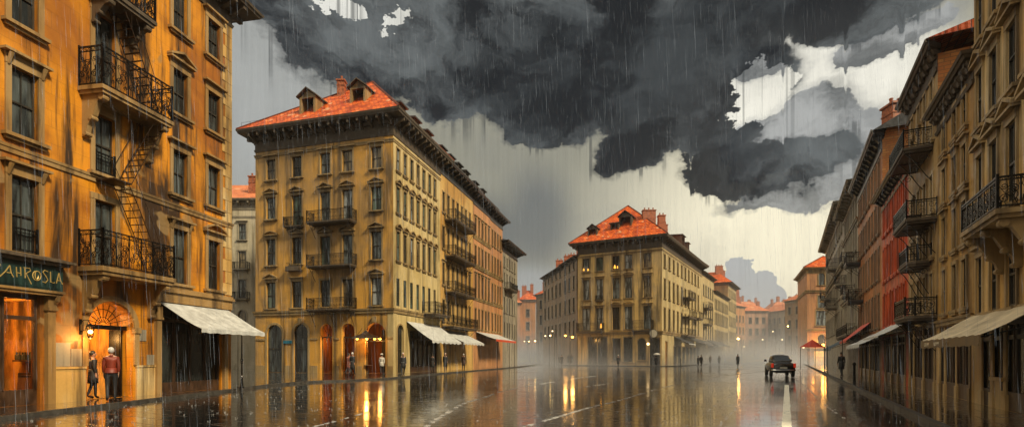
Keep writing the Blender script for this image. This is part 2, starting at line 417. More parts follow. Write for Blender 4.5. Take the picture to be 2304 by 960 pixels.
M['awning_red'] = plain('red_canvas', (0.50, 0.05, 0.02), 0.5, 0, 0.25)
M['awning_blue'] = plain('blue_canvas', (0.012, 0.045, 0.07), 0.5, 0, 0.3)
M['awning_dark'] = plain('dark_canvas', (0.05, 0.05, 0.05), 0.35, 0, 0.4)
M['wood'] = plain('dark_wood', (0.05, 0.025, 0.012), 0.4, 0, 0.5)
M['teal'] = plain('teal_signboard', (0.008, 0.026, 0.023), 0.4, 0, 0.6, 5)
M['goldleaf'] = plain('gold_leaf', (0.55, 0.38, 0.12), 0.35, 0.3, 0.2)
M['brick'] = None
def brickmat(name, c1, c2, mort):
    m, nt, b = newmat(name); br = bricks(uvc(), 0.42, 0.16, 0.02)
    sepc = nt.nodes.new('ShaderNodeSeparateColor'); nt.links.new(br.outputs['Color'], sepc.inputs[0]); t = V(sepc.outputs[0])
    c = mix(t, c1, c2); c = mix(noise(pos(), 0.8, 4).smooth(0.45, 0.7)*0.6, c, tuple(x*0.45 for x in c1))
    c = mix(V(br.outputs['Fac'])*0.7, c, mort); setin(nt, b, 'Base Color', c); b.inputs['Roughness'].default_value = 0.6
    setin(nt, b, 'Normal', bump(1.0-V(br.outputs['Fac']), 0.5, 0.02)); return m
M['brick'] = brickmat('orange_brick', (0.52, 0.17, 0.04), (0.66, 0.30, 0.08), (0.22, 0.11, 0.05))
M['chimney'] = plain('chimney_brick', (0.30, 0.09, 0.035), 0.6, 0, 0.5, 5, 0.5, (1, 1, 1))
HAZE, MIST, RAIN = True, True, True

# ------------------------------------------------------------------ facade frames
class Face:
    """vertical wall plane from P to Q (seen from outside: left to right)"""
    def __init__(s, P, Q):
        s.P = Vector((*P[:2], 0)); s.Q = Vector((*Q[:2], 0)); s.L = (s.Q-s.P).length
        s.d = (s.Q-s.P)/s.L; s.n = Vector((s.d.y, -s.d.x, 0)); s.ang = math.atan2(s.d.y, s.d.x)
    def pt(s, a, y, z):                      # a along, y inward, z up
        p = s.P + s.d*a - s.n*y; return (p.x, p.y, z)
    def T(s, a0=0, y0=0, z0=0): return lambda x, y, z: s.pt(x+a0, y+y0, z+z0)
def offset_poly(pts, d):
    n = len(pts); out = []
    for i in range(n):
        a, b, c = Vector(pts[i-1]), Vector(pts[i]), Vector(pts[(i+1) % n])
        d1 = (b-a).normalized(); d2 = (c-b).normalized()
        n1 = Vector((d1.y, -d1.x)); n2 = Vector((d2.y, -d2.x)); m = n1+n2
        m = m/max(m.dot(n1), 0.35) if m.length > 1e-6 else n1
        out.append(tuple(b + m*d))
    return out
def ring(mb, pts, d0, d1, z0, z1, mat=0, sides=None):
    """moulding running round the footprint, from offset d0 (z0) to d1 (z1)"""
    inn = offset_poly(pts, -0.15); a = offset_poly(pts, d0); b = offset_poly(pts, d1); n = len(pts)
    for i in range(n):
        if sides is not None and i not in sides: continue
        j = (i+1) % n
        mb.hexa([(*a[i], z0), (*a[j], z0), (*inn[j], z0), (*inn[i], z0), (*b[i], z1), (*b[j], z1), (*inn[j], z1), (*inn[i], z1)], mat)
def wall_face(mb, F, z0, z1, ops=(), mat=0, depth=0.28, ramat=None):
    ramat = mat if ramat is None else ramat
    rs = [(o['s']-o['w']/2, o['s']+o['w']/2, o['z'], o['z']+o['h'], o.get('arch', False), o.get('d', depth)) for o in ops]
    xs = sorted({0.0, F.L, *[r[0] for r in rs], *[r[1] for r in rs]}); xs = [x for x in xs if 0 <= x <= F.L]
    zs = sorted({z0, z1, *[r[2] for r in rs], *[r[3] for r in rs]}); zs = [z for z in zs if z0 <= z <= z1]
    for a, b in zip(xs, xs[1:]):
        if b-a < 1e-5: continue
        run = None
        for c, d in zip(zs, zs[1:]):
            if d-c < 1e-5: continue
            mx, mz = (a+b)/2, (c+d)/2
            hole = any(r[0] < mx < r[1] and r[2] < mz < r[3] for r in rs)
            if hole: run = None; continue
            mb.face([F.pt(a, 0, c), F.pt(b, 0, c), F.pt(b, 0, d), F.pt(a, 0, d)], mat, [(a, c), (b, c), (b, d), (a, d)])
    for x0, x1, a, b, arch, dp in rs:
        bt = b
        if arch:
            r = (x1-x0)/2; cx = (x0+x1)/2; sp = b-r; N = 12
            arc = [(cx - r*math.cos(PI*k/N), sp + r*math.sin(PI*k/N)) for k in range(N+1)]
            for k in range(N):
                p, q = arc[k], arc[k+1]
                top = [(q[0], b), (p[0], b)]
                mb.face([F.pt(p[0], 0, p[1]), F.pt(q[0], 0, q[1]), F.pt(q[0], 0, b), F.pt(p[0], 0, b)], mat, [p, q, (q[0], b), (p[0], b)])
                mb.face([F.pt(p[0], 0, p[1]), F.pt(p[0], dp, p[1]), F.pt(q[0], dp, q[1]), F.pt(q[0], 0, q[1])], ramat)
            bt = sp
        else:
            mb.face([F.pt(x0, 0, b), F.pt(x0, dp, b), F.pt(x1, dp, b), F.pt(x1, 0, b)], ramat)
        mb.face([F.pt(x0, 0, a), F.pt(x0, dp, a), F.pt(x0, dp, bt), F.pt(x0, 0, bt)], ramat, [(0, a), (dp, a), (dp, bt), (0, bt)])
        mb.face([F.pt(x1, 0, a), F.pt(x1, 0, bt), F.pt(x1, dp, bt), F.pt(x1, dp, a)], ramat, [(0, a), (0, bt), (dp, bt), (dp, a)])
        mb.face([F.pt(x0, 0, a), F.pt(x1, 0, a), F.pt(x1, dp, a), F.pt(x0, dp, a)], ramat)

_wc = {}
def window_mesh(w, h, style, trim, sash, arch=False, fw=0.13, proud=0.055, mull=1, rail=True, rd=0.13):
    """surround, sill and sash of one window; origin at the middle of the sill, x right, y inward"""
    key = ('w', round(w, 2), round(h, 2), style, trim, sash, arch, fw, mull, rail, rd)
    if key in _wc: return _wc[key]
    mb = MB(); H = w/2; hp = min(0.26, 0.28*w+0.03)
    top = h
    if style != 'bare':
        if not arch:
            mb.box(-H-fw, -H-0.003, -proud, 0.04, -0.02, top, 0); mb.box(H+0.003, H+fw, -proud, 0.04, -0.02, top, 0)
            mb.box(-H-fw-0.01, H+fw+0.01, -proud-0.015, 0.04, top+0.003, top+fw*1.3, 0)
        else:
            r0, r1, N = H+0.003, H+fw, 10; sp = h-H
            mb.box(-H-fw, -H-0.003, -proud, 0.04, -0.02, sp, 0); mb.box(H+0.003, H+fw, -proud, 0.04, -0.02, sp, 0)
            for k in range(N):
                a, b = PI*k/N, PI*(k+1)/N
                q = [(r0, a), (r1, a), (r1, b), (r0, b)]
                mb.hexa([(r*math.cos(t), y, sp+r*math.sin(t)) for y in (-proud, 0.04) for r, t in q][0:8], 0)
        mb.box(-H-fw-0.10, H+fw+0.10, -hp*0.8, 0.05, -0.13, -0.021, 0); mb.box(-H-fw-0.03, H+fw+0.03, -0.11, 0.05, -0.22, -0.131, 0)
        if style in ('cornice', 'pediment', 'segment', 'console'):
            t0 = top+fw*1.3+0.003
            mb.box(-H-fw-0.02, H+fw+0.02, -proud-0.02, 0.04, t0, t0+0.12, 0)
            mb.box(-H-fw-0.13, H+fw+0.13, -hp, 0.04, t0+0.122, t0+0.20, 0)
            if style == 'console':
                for sx in (-1, 1):
                    mb.tube([(sx*(H+fw*0.6), -0.07, t0-0.25), (sx*(H+fw*0.6), -0.12, t0-0.08), (sx*(H+fw*0.6), -0.19, t0+0.10)], [0.03, 0.055, 0.075], 6, 0)
            if style == 'pediment':
                z = t0+0.203; e = H+fw+0.15; p = 0.30+w*0.14
                mb.prism([(-e+0.12, 0.002), (e-0.12, 0.002), (0, p-0.06)], 0, 0.06, 0, T=lambda x, y, q: (x, -0.06-q+0.03, z+y))
                for sx in (-1, 1):
                    mb.hexa([(0, -hp-0.01, z+p-0.10), (sx*e, -hp-0.01, z-0.0), (sx*e, 0.03, z-0.0), (0, 0.03, z+p-0.10),
                             (0, -hp-0.01, z+p), (sx*e, -hp-0.01, z+0.09), (sx*e, 0.03, z+0.09), (0, 0.03, z+p)], 0)
            if style == 'segment':
                z = t0+0.203; e = H+fw+0.13; N = 8; p = 0.28
                arc = [(-e + 2*e*k/N, p*math.sin(PI*k/N)) for k in range(N+1)]
                for k in range(N):
                    (x0, y0), (x1, y1) = arc[k], arc[k+1]
                    mb.hexa([(x0, -0.22, z+y0), (x1, -0.22, z+y1), (x1, 0.03, z+y1), (x0, 0.03, z+y0),
                             (x0, -0.22, z+y0+0.08), (x1, -0.22, z+y1+0.08), (x1, 0.03, z+y1+0.08), (x0, 0.03, z+y0+0.08)], 0)
    # sash
    y0, y1 = rd, rd+0.06; sw = min(0.06, w*0.09)
    ht = h if not arch else h
    mb.box(-H, -H+sw, y0, y1, 0, ht, 1); mb.box(H-sw, H, y0, y1, 0, ht, 1)
    mb.box(-H+sw, H-sw, y0, y1, 0, sw*1.4, 1)
    if not arch: mb.box(-H+sw, H-sw, y0, y1, h-sw, h, 1)
    if rail: mb.box(-H+sw, H-sw, y0-0.02, y1, h*0.5-0.03, h*0.5+0.03, 1)
    for k in range(mull):
        x = -H + w*(k+1)/(mull+1); mb.box(x-0.015, x+0.015, y0, y1-0.01, sw*1.4, h*0.5-0.03 if rail else h-sw, 1)
        if rail: mb.box(x-0.015, x+0.015, y0, y1-0.01, h*0.5+0.03, h-sw if not arch else h, 1)
    me = mb.mesh('window', [M[trim], M[sash]]); _wc[key] = me; return me
def pane_mesh(w, h, glass, rd=0.13):
    key = ('p', round(w, 2), round(h, 2), glass, rd)
    if key in _wc: return _wc[key]
    mb = MB(); mb.box(-w/2-0.02, w/2+0.02, rd+0.04, rd+0.07, -0.02, h+0.02, 0)
    me = mb.mesh('pane', M[glass]); _wc[key] = me; return me
def add_window(root, F, o, trim, sash='sash', glass='glass'):
    st = o.get('style', 'plain'); ar = o.get('arch', False)
    me = window_mesh(o['w'], o['h'], st, trim, sash, ar, o.get('fw', 0.13), mull=o.get('mull', 1), rail=o.get('rail', True), rd=o.get('rd', 0.13))
    ob = bpy.data.objects.new(o.get('name', 'window'), me); COL.objects.link(ob); ob.parent = root
    p = Vector(F.pt(o['s'], 0, o['z'])) - root.location; ob.location = p; ob.rotation_euler = (0, 0, F.ang)
    pn = bpy.data.objects.new('pane', pane_mesh(o['w'], o['h'], o.get('glass', glass), o.get('rd', 0.13))); COL.objects.link(pn); pn.parent = ob
    return ob

def scroll(mb, T, cx, cz, r, turns=1.6, dirn=1, a0=0.0, th=0.011, mat=0, N=14):
    pts = []
    for k in range(N+1):
        t = k/N; a = a0 + dirn*turns*2*PI*t; rr = r*(1-0.82*t)
        pts.append((cx+rr*math.cos(a), 0, cz+rr*math.sin(a)))
    mb.tube(pts, th, 4, mat, False, T)
def railing(mb, segs, z, h, style, th=0.014, gap=0.13):
    """segs: list of (P, Q) world xy pairs; vertical iron railing on each"""
    for (p, q) in segs:
        p = Vector((*p, 0)); q = Vector((*q, 0)); L = (q-p).length; d = (q-p)/L
        T = lambda x, y, zz, p=p, d=d: (p.x+d.x*x-d.y*y, p.y+d.y*x+d.x*y, z+zz)
        mb.box(0, L, -0.028, 0.028, h-0.045, h, 0, T); mb.box(0, L, -0.02, 0.02, 0.05, 0.085, 0, T)
        mb.box(-0.03, 0.03, -0.03, 0.03, 0, h+0.06, 0, T); mb.box(L-0.03, L+0.03, -0.03, 0.03, 0, h+0.06, 0, T)
        if style == 'bars' or style == 'far':
            g = gap if style == 'bars' else gap*1.8
            n = max(1, int(L/g))
            for k in range(1, n): mb.box(L*k/n-th*0.7, L*k/n+th*0.7, -th*0.7, th*0.7, 0.085, h-0.045, 0, T)
            mb.box(0, L, -0.015, 0.015, h*0.80, h*0.80+0.025, 0, T)
        elif style == 'mid':
            n = max(1, int(round(L/0.30)))
            for k in range(n):
                a = L*k/n; b = L*(k+1)/n; c = (a+b)/2
                mb.box(b-th, b+th, -th, th, 0.085, h-0.045, 0, T); mb.box(c-th*.6, c+th*.6, -th*.6, th*.6, 0.085, h-0.045, 0, T)
                r = (b-a)*0.42
                for zz, dd in ((h*0.32, 1), (h*0.70, -1)): scroll(mb, T, c, zz, r, 1.2, dd, R.random()*6, 0.012, 0, 9)
            mb.box(0, L, -0.015, 0.015, h*0.84, h*0.84+0.025, 0, T)
        else:
            n = max(1, int(round(L/0.52)))
            mb.box(0, L, -0.018, 0.018, h*0.86, h*0.86+0.03, 0, T)
            for k in range(n):
                a = L*k/n; b = L*(k+1)/n; c = (a+b)/2; W = b-a
                mb.box(b-0.016, b+0.016, -0.016, 0.016, 0.085, h-0.045, 0, T)
                scroll(mb, T, c-W*0.20, h*0.30, W*0.27, 1.7, 1, 0.4, 0.015); scroll(mb, T, c+W*0.20, h*0.58, W*0.27, 1.7, -1, 2.7, 0.015)
                scroll(mb, T, c+W*0.22, h*0.20, W*0.18, 1.4, -1, 2.0, 0.012); scroll(mb, T, c-W*0.22, h*0.68, W*0.18, 1.4, 1, 4.0, 0.012)
                scroll(mb, T, c, h*0.44, W*0.46, 0.8, 1, 5.0, 0.012, 0, 12); scroll(mb, T, c, h*0.44, W*0.30, 0.9, -1, 1.0, 0.012, 0, 12)
                m2 = 4
                for q2 in range(m2): 
                    xx = a+W*(q2+0.5)/m2; scroll(mb, T, xx, h*0.92, W/m2*0.42, 1.0, 1 if q2 % 2 else -1, 0, 0.010, 0, 7)
                    mb.tube([(xx, 0, 0.085), (xx+0.03*(-1)**q2, 0, h*0.18), (c+(xx-c)*0.4, 0, h*0.44), (xx-0.03*(-1)**q2, 0, h*0.7), (xx, 0, h*0.86)], 0.007, 4, 0, False, T)
def balcony(root, F, s0, s1, z, p, h=1.0, style='bars', slabm='stone', ironm='iron', nbr=2, slab=0.16, brk='scroll', brl=0.9, chamfer=0.0):
    """platform (part) with railing and brackets (sub-parts)"""
    mb = MB(); T = F.T()
    if chamfer:
        poly = [(s0, -0.0), (s0, -p+chamfer), (s0+chamfer, -p), (s1-chamfer, -p), (s1, -p+chamfer), (s1, 0.0)]
    else: poly = [(s0, 0.0), (s0, -p), (s1, -p), (s1, 0.0)]
    mb.prism(poly[::-1][::-1], z-slab*0.55, z, 0, T)
    c = 0.06
    inn = [(min(max(x, s0+c), s1-c), min(max(y, -p+c), 0.0)) for x, y in poly]
    mb.prism(inn, z-slab, z-slab*0.55-0.001, 0, T)
    pl = mb.build('balcony', M[slabm], root)
    e = 0.05
    ip = [(x+(e if x < (s0+s1)/2 else -e), y+e if y < -0.01 else -0.01) for x, y in poly]
    W = [F.pt(x, y, 0)[:2] for x, y in ip]
    rb = MB(); railing(rb, list(zip(W, W[1:])), z, h, style); rb.build('railing', M[ironm], pl)
    for k in range(nbr):
        s = s0+0.25+(s1-s0-0.5)*(k/(nbr-1) if nbr > 1 else 0.5); b = MB()
        zb = z-slab-0.002
        if brk == 'stone':      # carved console
            prof = [(0, 0), (-p*0.88, 0), (-p*0.85, -0.14), (-p*0.62, -0.22), (-p*0.45, -brl*0.48), (-p*0.22, -brl*0.72), (-0.14, -brl), (0, -brl)]
            b.prism([(x, y) for x, y in prof], s-0.09, s+0.09, 0, T=lambda x, y, q: F.pt(q, x, zb+y))
            for (yy, zz, r) in ((-p*0.78, -0.10, 0.12), (-p*0.36, -brl*0.55, 0.09), (-0.15, -brl*0.93, 0.08)):
                b.lathe([(r, -0.12), (r*1.1, -0.06), (r*1.1, 0.06), (r, 0.12)], 10, (0, 0, 0), 0, T=lambda x, y, q, yy=yy, zz=zz: F.pt(s+q, yy+x*0.9, zb+zz+y*0.9))
            b.build('bracket', M[slabm], pl)
        else:
            pts = [(s, -p*0.9+0.0, -0.02)]
            for i in range(9):
                t = i/8; pts.append((s, -p*0.86*(1-t)**0.8*(1-0.0*t) - 0.02, -0.02 - brl*(t**1.5)))
            b.tube(pts, 0.022, 4, 0, True, T=lambda x, y, q: F.pt(x, y, zb+q))
            b.tube([(s, -0.02, -0.02), (s, -p*0.9, -0.02)], 0.02, 4, 0, True, T=lambda x, y, q: F.pt(x, y, zb+q))
            scroll(b, lambda x, y, q: F.pt(s, x, zb+q), -p*0.30, -p*0.28, p*0.2, 1.4, 1, 0, 0.014, 0, 10)
            b.build('bracket', M[ironm], pl)
    return pl

def cornice(root, pts, z, p, hgt, trim, sides, mod=0.9, modn='bracket', eave_mat=None, name='cornice'):
    """bed moulding, modillions and overhanging eave with gutter edge"""
    mb = MB()
    ring(mb, pts, 0.06, 0.10, z, z+hgt*0.12, 0, sides); ring(mb, pts, 0.03, 0.03, z+hgt*0.12+0.002, z+hgt*0.55, 0, sides)
    ring(mb, pts, 0.14, 0.26, z+hgt*0.55+0.002, z+hgt*0.72, 0, sides)
    ring(mb, pts, p-0.06, p, z+hgt*0.80, z+hgt*0.90, 0, sides); ring(mb, pts, p+0.04, p+0.08, z+hgt*0.90+0.002, z+hgt, 0, sides)
    for i in sides:
        F = Face(pts[i], pts[(i+1) % len(pts)]); n = max(2, int(F.L/mod)); w = 0.10
        for k in range(n+1):
            s = 0.12+(F.L-0.24)*k/n
            mb.prism([(0.0, 0.0), (-0.16, 0.0), (-p*0.55, hgt*0.16), (-p+0.12, hgt*0.2), (-p+0.12, hgt*0.36), (0.0, hgt*0.36)][::-1], s-w, s+w, 0,
                     T=lambda x, y, q, F=F: F.pt(q, x, z+hgt*0.44+y))
    return mb.build(name, M[trim], root)
def band(root, pts, z, h, p, trim, sides):
    mb = MB(); ring(mb, pts, p*0.6, p*0.7, z, z+h*0.6, 0, sides); ring(mb, pts, p, p*1.15, z+h*0.6+0.002, z+h, 0, sides)
    return mb.build('string_course', M[trim], root)
def roof_face(mb, pts, mat=0):
    a = Vector(pts[0]); d = (Vector(pts[1])-a).normalized(); 
    nrm = (Vector(pts[1])-a).cross(Vector(pts[-1])-a).normalized(); u = nrm.cross(d)
    mb.face(pts, mat, [((Vector(q)-a).dot(d), (Vector(q)-a).dot(u)) for q in pts])
def hip(root, pts, ov, z, A, B, mat, name='roof'):
    """quad footprint pts ccw; ridge from A (over the end 0-1 ... ) to B"""
    e = [(*q, z) for q in offset_poly(pts, ov)]; mb = MB()
    roof_face(mb, [e[0], e[1], A], 0); roof_face(mb, [e[1], e[2], B, A], 0); roof_face(mb, [e[2], e[3], B], 0); roof_face(mb, [e[3], e[0], A, B], 0)
    # ridge tiles
    for q in (e[0], e[1]): mb.tube([q, A], 0.11, 5, 0)
    for q in (e[2], e[3]): mb.tube([q, B], 0.11, 5, 0)
    mb.tube([A, B], 0.12, 5, 0)
    return mb.build(name, mat if not isinstance(mat, str) else M[mat], root)
def flat_roof(root, pts, z, mat='slate', rise=1.2, inset=3.0, ov=0.3):
    e = [(*q, z) for q in offset_poly(pts, ov)]; t = [(*q, z+rise) for q in offset_poly(pts, -inset)]; mb = MB(); n = len(pts)
    for i in range(n):
        j = (i+1) % n; roof_face(mb, [e[i], e[j], t[j], t[i]], 0)
    roof_face(mb, t, 0)
    return mb.build('roof', M[mat], root)
def chimney(parent, x, y, z, w=0.9, d=0.6, h=1.8, pots=2, mat='chimney'):
    mb = MB(); c = 0.0
    mb.box(x-w/2, x+w/2, y-d/2, y+d/2, z-1.0, z+h, 0); mb.box(x-w/2-0.09, x+w/2+0.09, y-d/2-0.09, y+d/2+0.09, z+h+0.002, z+h+0.14, 0)
    mb.box(x-w/2-0.04, x+w/2+0.04, y-d/2-0.04, y+d/2+0.04, z+h*0.62, z+h*0.68, 0)
    for k in range(pots):
        px = x-w/2+w*(k+0.5)/pots
        mb.lathe([(0.13, 0), (0.10, 0.25), (0.14, 0.42), (0.11, 0.45)], 7, (px, y, z+h+0.142), 0)
    return mb.build('chimney', M[mat], parent)
def dormer(parent, F, s, z, w=1.3, h=1.6, dep=2.6, y0=0.5, wall='darkstone', roofm='slate', gable=True, glass='glass_dark'):
    mb = MB(); H = w/2; T = F.T(s, y0, z)
    mb.box(-H, -H+0.22, 0, dep, 0, h, 0, T); mb.box(H-0.22, H, 0, dep, 0, h, 0, T)
    mb.box(-H+0.22, H-0.22, 0, 0.2, 0, 0.25, 0, T); mb.box(-H+0.22, H-0.22, 0, 0.2, h-0.14, h, 0, T)
    e = H+0.2
    if gable:
        g = w*0.42
        mb.prism([(-H, h+0.001), (H, h+0.001), (0, h+g*0.85)], 0.05, 0.25, 0, T=lambda x, y, q: F.pt(s+x, y0+q, z+y))
        for sx in (-1, 1):
            mb.hexa([T(0, -0.25, h+g), T(sx*e, -0.25, h-0.06), T(sx*e, dep, h-0.06), T(0, dep, h+g), T(0, -0.25, h+g+0.1), T(sx*e, -0.25, h+0.05), T(sx*e, dep, h+0.05), T(0, dep, h+g+0.1)], 1)
    else:
        mb.hexa([T(-e, -0.25, h), T(e, -0.25, h), T(e, dep, h+0.05), T(-e, dep, h+0.05), T(-e, -0.25, h+0.13), T(e, -0.25, h+0.13), T(e, dep, h+0.35), T(-e, dep, h+0.35)], 1)
    d = mb.build('dormer', [M[wall], M[roofm]], parent)
    p = MB(); p.box(-H+0.22, H-0.22, 0.14, 0.17, 0.25, h-0.14, 0, T)
    p.box(-0.025, 0.025, 0.10, 0.139, 0.25, h-0.14, 1, T); p.box(-H+0.22, H-0.22, 0.10, 0.139, h*0.5, h*0.5+0.05, 1, T)
    p.build('window', [M[glass], M['sash']], d) if parent.parent is None else None
    return d

class Building:
    def __init__(s, name, label, pts, H, wall, trim, base=0.12, cat='building', group=None, loc=None):
        s.pts = [tuple(p) for p in pts]; s.H = H; s.wall = wall; s.trim = trim; s.base = base
        cx = sum(p[0] for p in pts)/len(pts); cy = sum(p[1] for p in pts)/len(pts)
        s.root = empty(name, loc or (cx, cy, base), label, cat, group); s.ops = {i: [] for i in range(len(pts))}
        s.facemat = {}; s.F = [Face(pts[i], pts[(i+1) % len(pts)]) for i in range(len(pts))]
    def win(self, i, **o): self.ops[i].append(o)
    def grid(s, i, ss, rows, w, **kw):
        for a in ss:
            for r in rows:
                o = dict(s=a, z=r[0], h=r[1], w=w, **kw)
                if len(r) > 2: o['style'] = r[2]
                if len(r) > 3 and r[3]: o['arch'] = True
                s.ops[i].append(o)
    def finish(s, extra_mats=(), glass='glass', litp=0.0, top=None):
        mb = MB(); mats = [M[s.wall]]; 
        for k in s.facemat.values():
            if M[k] not in mats: mats.append(M[k])
        for i, F in enumerate(s.F):
            mi = mats.index(M[s.facemat[i]]) if i in s.facemat else 0
            z1 = s.H
            wall_face(mb, F, s.base, z1, s.ops[i], mi)
        mb.face([(*p, s.H-0.02) for p in s.pts], 0)
        wall = mb.build('wall', mats, s.root)
        for i, F in enumerate(s.F):
            for o in s.ops[i]:
                if o.get('open'): continue
                if litp and R.random() < litp and 'glass' not in o: o['glass'] = 'litdim'
                if o.get('glass', glass) in ('glass', 'glass_green') and o.get('name', 'window') == 'window':
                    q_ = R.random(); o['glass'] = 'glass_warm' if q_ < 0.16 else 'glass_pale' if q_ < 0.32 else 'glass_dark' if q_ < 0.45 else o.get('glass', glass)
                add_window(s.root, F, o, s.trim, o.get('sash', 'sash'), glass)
        return wall
# picture-to-facade helpers used only to read sizes off the photograph
def s_at(F, px):
    u = (px-1152)/1152
    # F.P.x + d.x s = u (F.P.y + d.y s)
    return (u*F.P.y - F.P.x)/(F.d.x - u*F.d.y)
def z_at(F, s, py):
    y = F.P.y + F.d.y*s; return 1.7+(800-py)*y/1152

# ------------------------------------------------------------------ ground
def wetmat(name, basec, jointscale, rlo, rhi, bstr, joint=0.5, bw=1.4, bh=0.7):
    m, nt, b = newmat(name); P = pos()
    rp = noise(mapping(P, (1.4, 3.4, 1)), 1.0, 5, 0.6)                 # ripples and film of water
    r2 = noise(mapping(P, (0.35, 1.1, 1), (4, 2, 0)), 1.0, 4, 0.55)
    fine = noise(P, 11, 4, 0.65)
    big = noise(mapping(P, (0.10, 0.16, 1), (2, 7, 0)), 1.0, 4, 0.6)
    br = bricks(mapping(P, (1, 1, 1), rot=(0, 0, 0.49)), bw, bh, 0.03)
    f = V(br.outputs['Fac'])
    c = mix(fine.smooth(0.3, 0.7), tuple(x*0.6 for x in basec), tuple(x*1.4 for x in basec))
    c = mix(f*0.6, c, tuple(x*0.3 for x in basec))
    setin(nt, b, 'Base Color', c)
    wet = big.smooth(0.38, 0.60)
    dash = noise(mapping(P, (0.9, 5.0, 1), (3, 3, 0)), 1.0, 4, 0.65).smooth(0.52, 0.64)
    setin(nt, b, 'Roughness', fine.lin(0.3, 0.7, -0.03, 0.05) + wet.lin(0, 1, rhi, rlo) + f*0.12 + dash*0.10)
    b.inputs['IOR'].default_value = 1.5; b.inputs['Specular IOR Level'].default_value = 0.9
    b.inputs['Coat Weight'].default_value = 1.0; b.inputs['Coat IOR'].default_value = 1.9
    setin(nt, b, 'Coat Roughness', wet.lin(0, 1, 0.12, 0.03) + f*0.15 + dash*0.12)
    h = rp.smooth(0.3, 0.7)*0.45 + r2*0.9 - f*joint
    nb = bump(h + fine*0.10*(1.2-wet), bstr, 0.02)
    setin(nt, b, 'Normal', nb); setin(nt, b, 'Coat Normal', bump(rp*0.5 + r2*0.8 + fine*0.05 - f*0.3, bstr*0.8, 0.02))
    return m
M['road'] = wetmat('wet_setts', (0.020, 0.023, 0.026), 1, 0.035, 0.11, 0.26)
M['pave'] = wetmat('wet_pavement', (0.032, 0.031, 0.030), 1, 0.04, 0.14, 0.26, 0.6, 1.1, 0.8)
M['kerbm'] = plain('kerb_stone', (0.05, 0.046, 0.04), 0.5, 0, 0.5, 3, 0.3, (1, 1, 1))
M['paint'] = plain('worn_road_paint', (0.80, 0.76, 0.60), 0.35, 0, 0.25, 5, 0.5, (1, 1, 1))
M['seam'] = plain('pale_stone_strip', (0.36, 0.355, 0.34), 0.25, 0, 0.5, 4, 0.6, (1, 1, 1))
mb = MB(); mb.face([(-900, -60, 0), (900, -60, 0), (900, 1500, 0), (-900, 1500, 0)]); tag(mb.build('ground', M['road']), kind='structure')
def poly_slab(name, pts, z, mat, kerb_edges, kw=0.16):
    mb = MB(); i0 = offset_poly(pts, -kw)
    n = len(pts)
    mb.face([(*p, z) for p in i0], 0)
    tag(mb.build(name, mat), kind='structure')
    k = MB()
    for i in range(n):
        j = (i+1) % n
        L = (Vector(pts[j])-Vector(pts[i])).length; m = max(1, int(L/1.2))
        for q in range(m if i in kerb_edges else 1):
            m_ = m if i in kerb_edges else 1; a, b = q/m_, (q+1)/m_
            g = min(0.012/L, 0.1) if m_ > 1 else 0
            la = lambda A, B, t: (A[0]+(B[0]-A[0])*t, A[1]+(B[1]-A[1])*t)
            a2, b2 = a+g, b-g
            dz = R.uniform(-0.006, 0.006)
            k.hexa([(*la(pts[i], pts[j], a2), -0.05), (*la(pts[i], pts[j], b2), -0.05), (*la(i0[i], i0[j], b2), -0.05), (*la(i0[i], i0[j], a2), -0.05),
                    (*la(pts[i], pts[j], a2), z+0.004+dz), (*la(pts[i], pts[j], b2), z+0.004+dz), (*la(i0[i], i0[j], b2), z+0.004+dz), (*la(i0[i], i0[j], a2), z+0.004+dz)], 0)
    tag(k.build('kerb', M['kerbm']), kind='structure')
def curve_pts(pts, n=5):
    out = []
    for i in range(len(pts)-1):
        p0, p1, p2, p3 = (Vector(pts[max(i-1, 0)]), Vector(pts[i]), Vector(pts[i+1]), Vector(pts[min(i+2, len(pts)-1)]))
        for k in range(n):
            t = k/n
            out.append(tuple(0.5*((2*p1)+(p2-p0)*t+(2*p0-5*p1+4*p2-p3)*t*t+(3*p1-p0-3*p2+p3)*t**3)))
    out.append(tuple(pts[-1])); return out
# pavement in front of the amber building, running on round the corner house and up its street
edge = curve_pts([(-13.3, 4), (-13.4, 14), (-13.4, 24), (-13.5, 29), (-12.6, 32.6), (-10.6, 34.6), (-9.0, 37.5), (-8.0, 42), (-6.9, 47), (-4.4, 56), (0.3, 74), (5.0, 98), (9, 125), (13, 160)], 4)
west = edge + [(-120, 160), (-120, 4)]
poly_slab('pavement', west, 0.12, M['pave'], set(range(len(edge)-1)))
# pavement round the middle block
mid = [(7.0, 200), (8.0, 118), (9.2, 90.5), (24.5, 81.2), (27.8, 83.0), (30, 87), (54, 127), (76, 165), (96, 200)]
poly_slab('pavement', [(7.0, 200), (8.0, 118), (9.4, 91.5), (10.4, 90.0), (24.0, 81.9), (26.5, 82.2), (31.5, 90), (54, 127), (78, 167), (96, 200)], 0.12, M['pave'], set(range(0, 9)))
# pavement on the right
re_ = [(3.5+0.5365*y, y) for y in (4, 20, 40, 60, 90, 110)]
poly_slab('pavement', [(180, 4), (180, 110)] + re_[::-1], 0.12, M['pave'], {2, 3, 4, 5, 6})
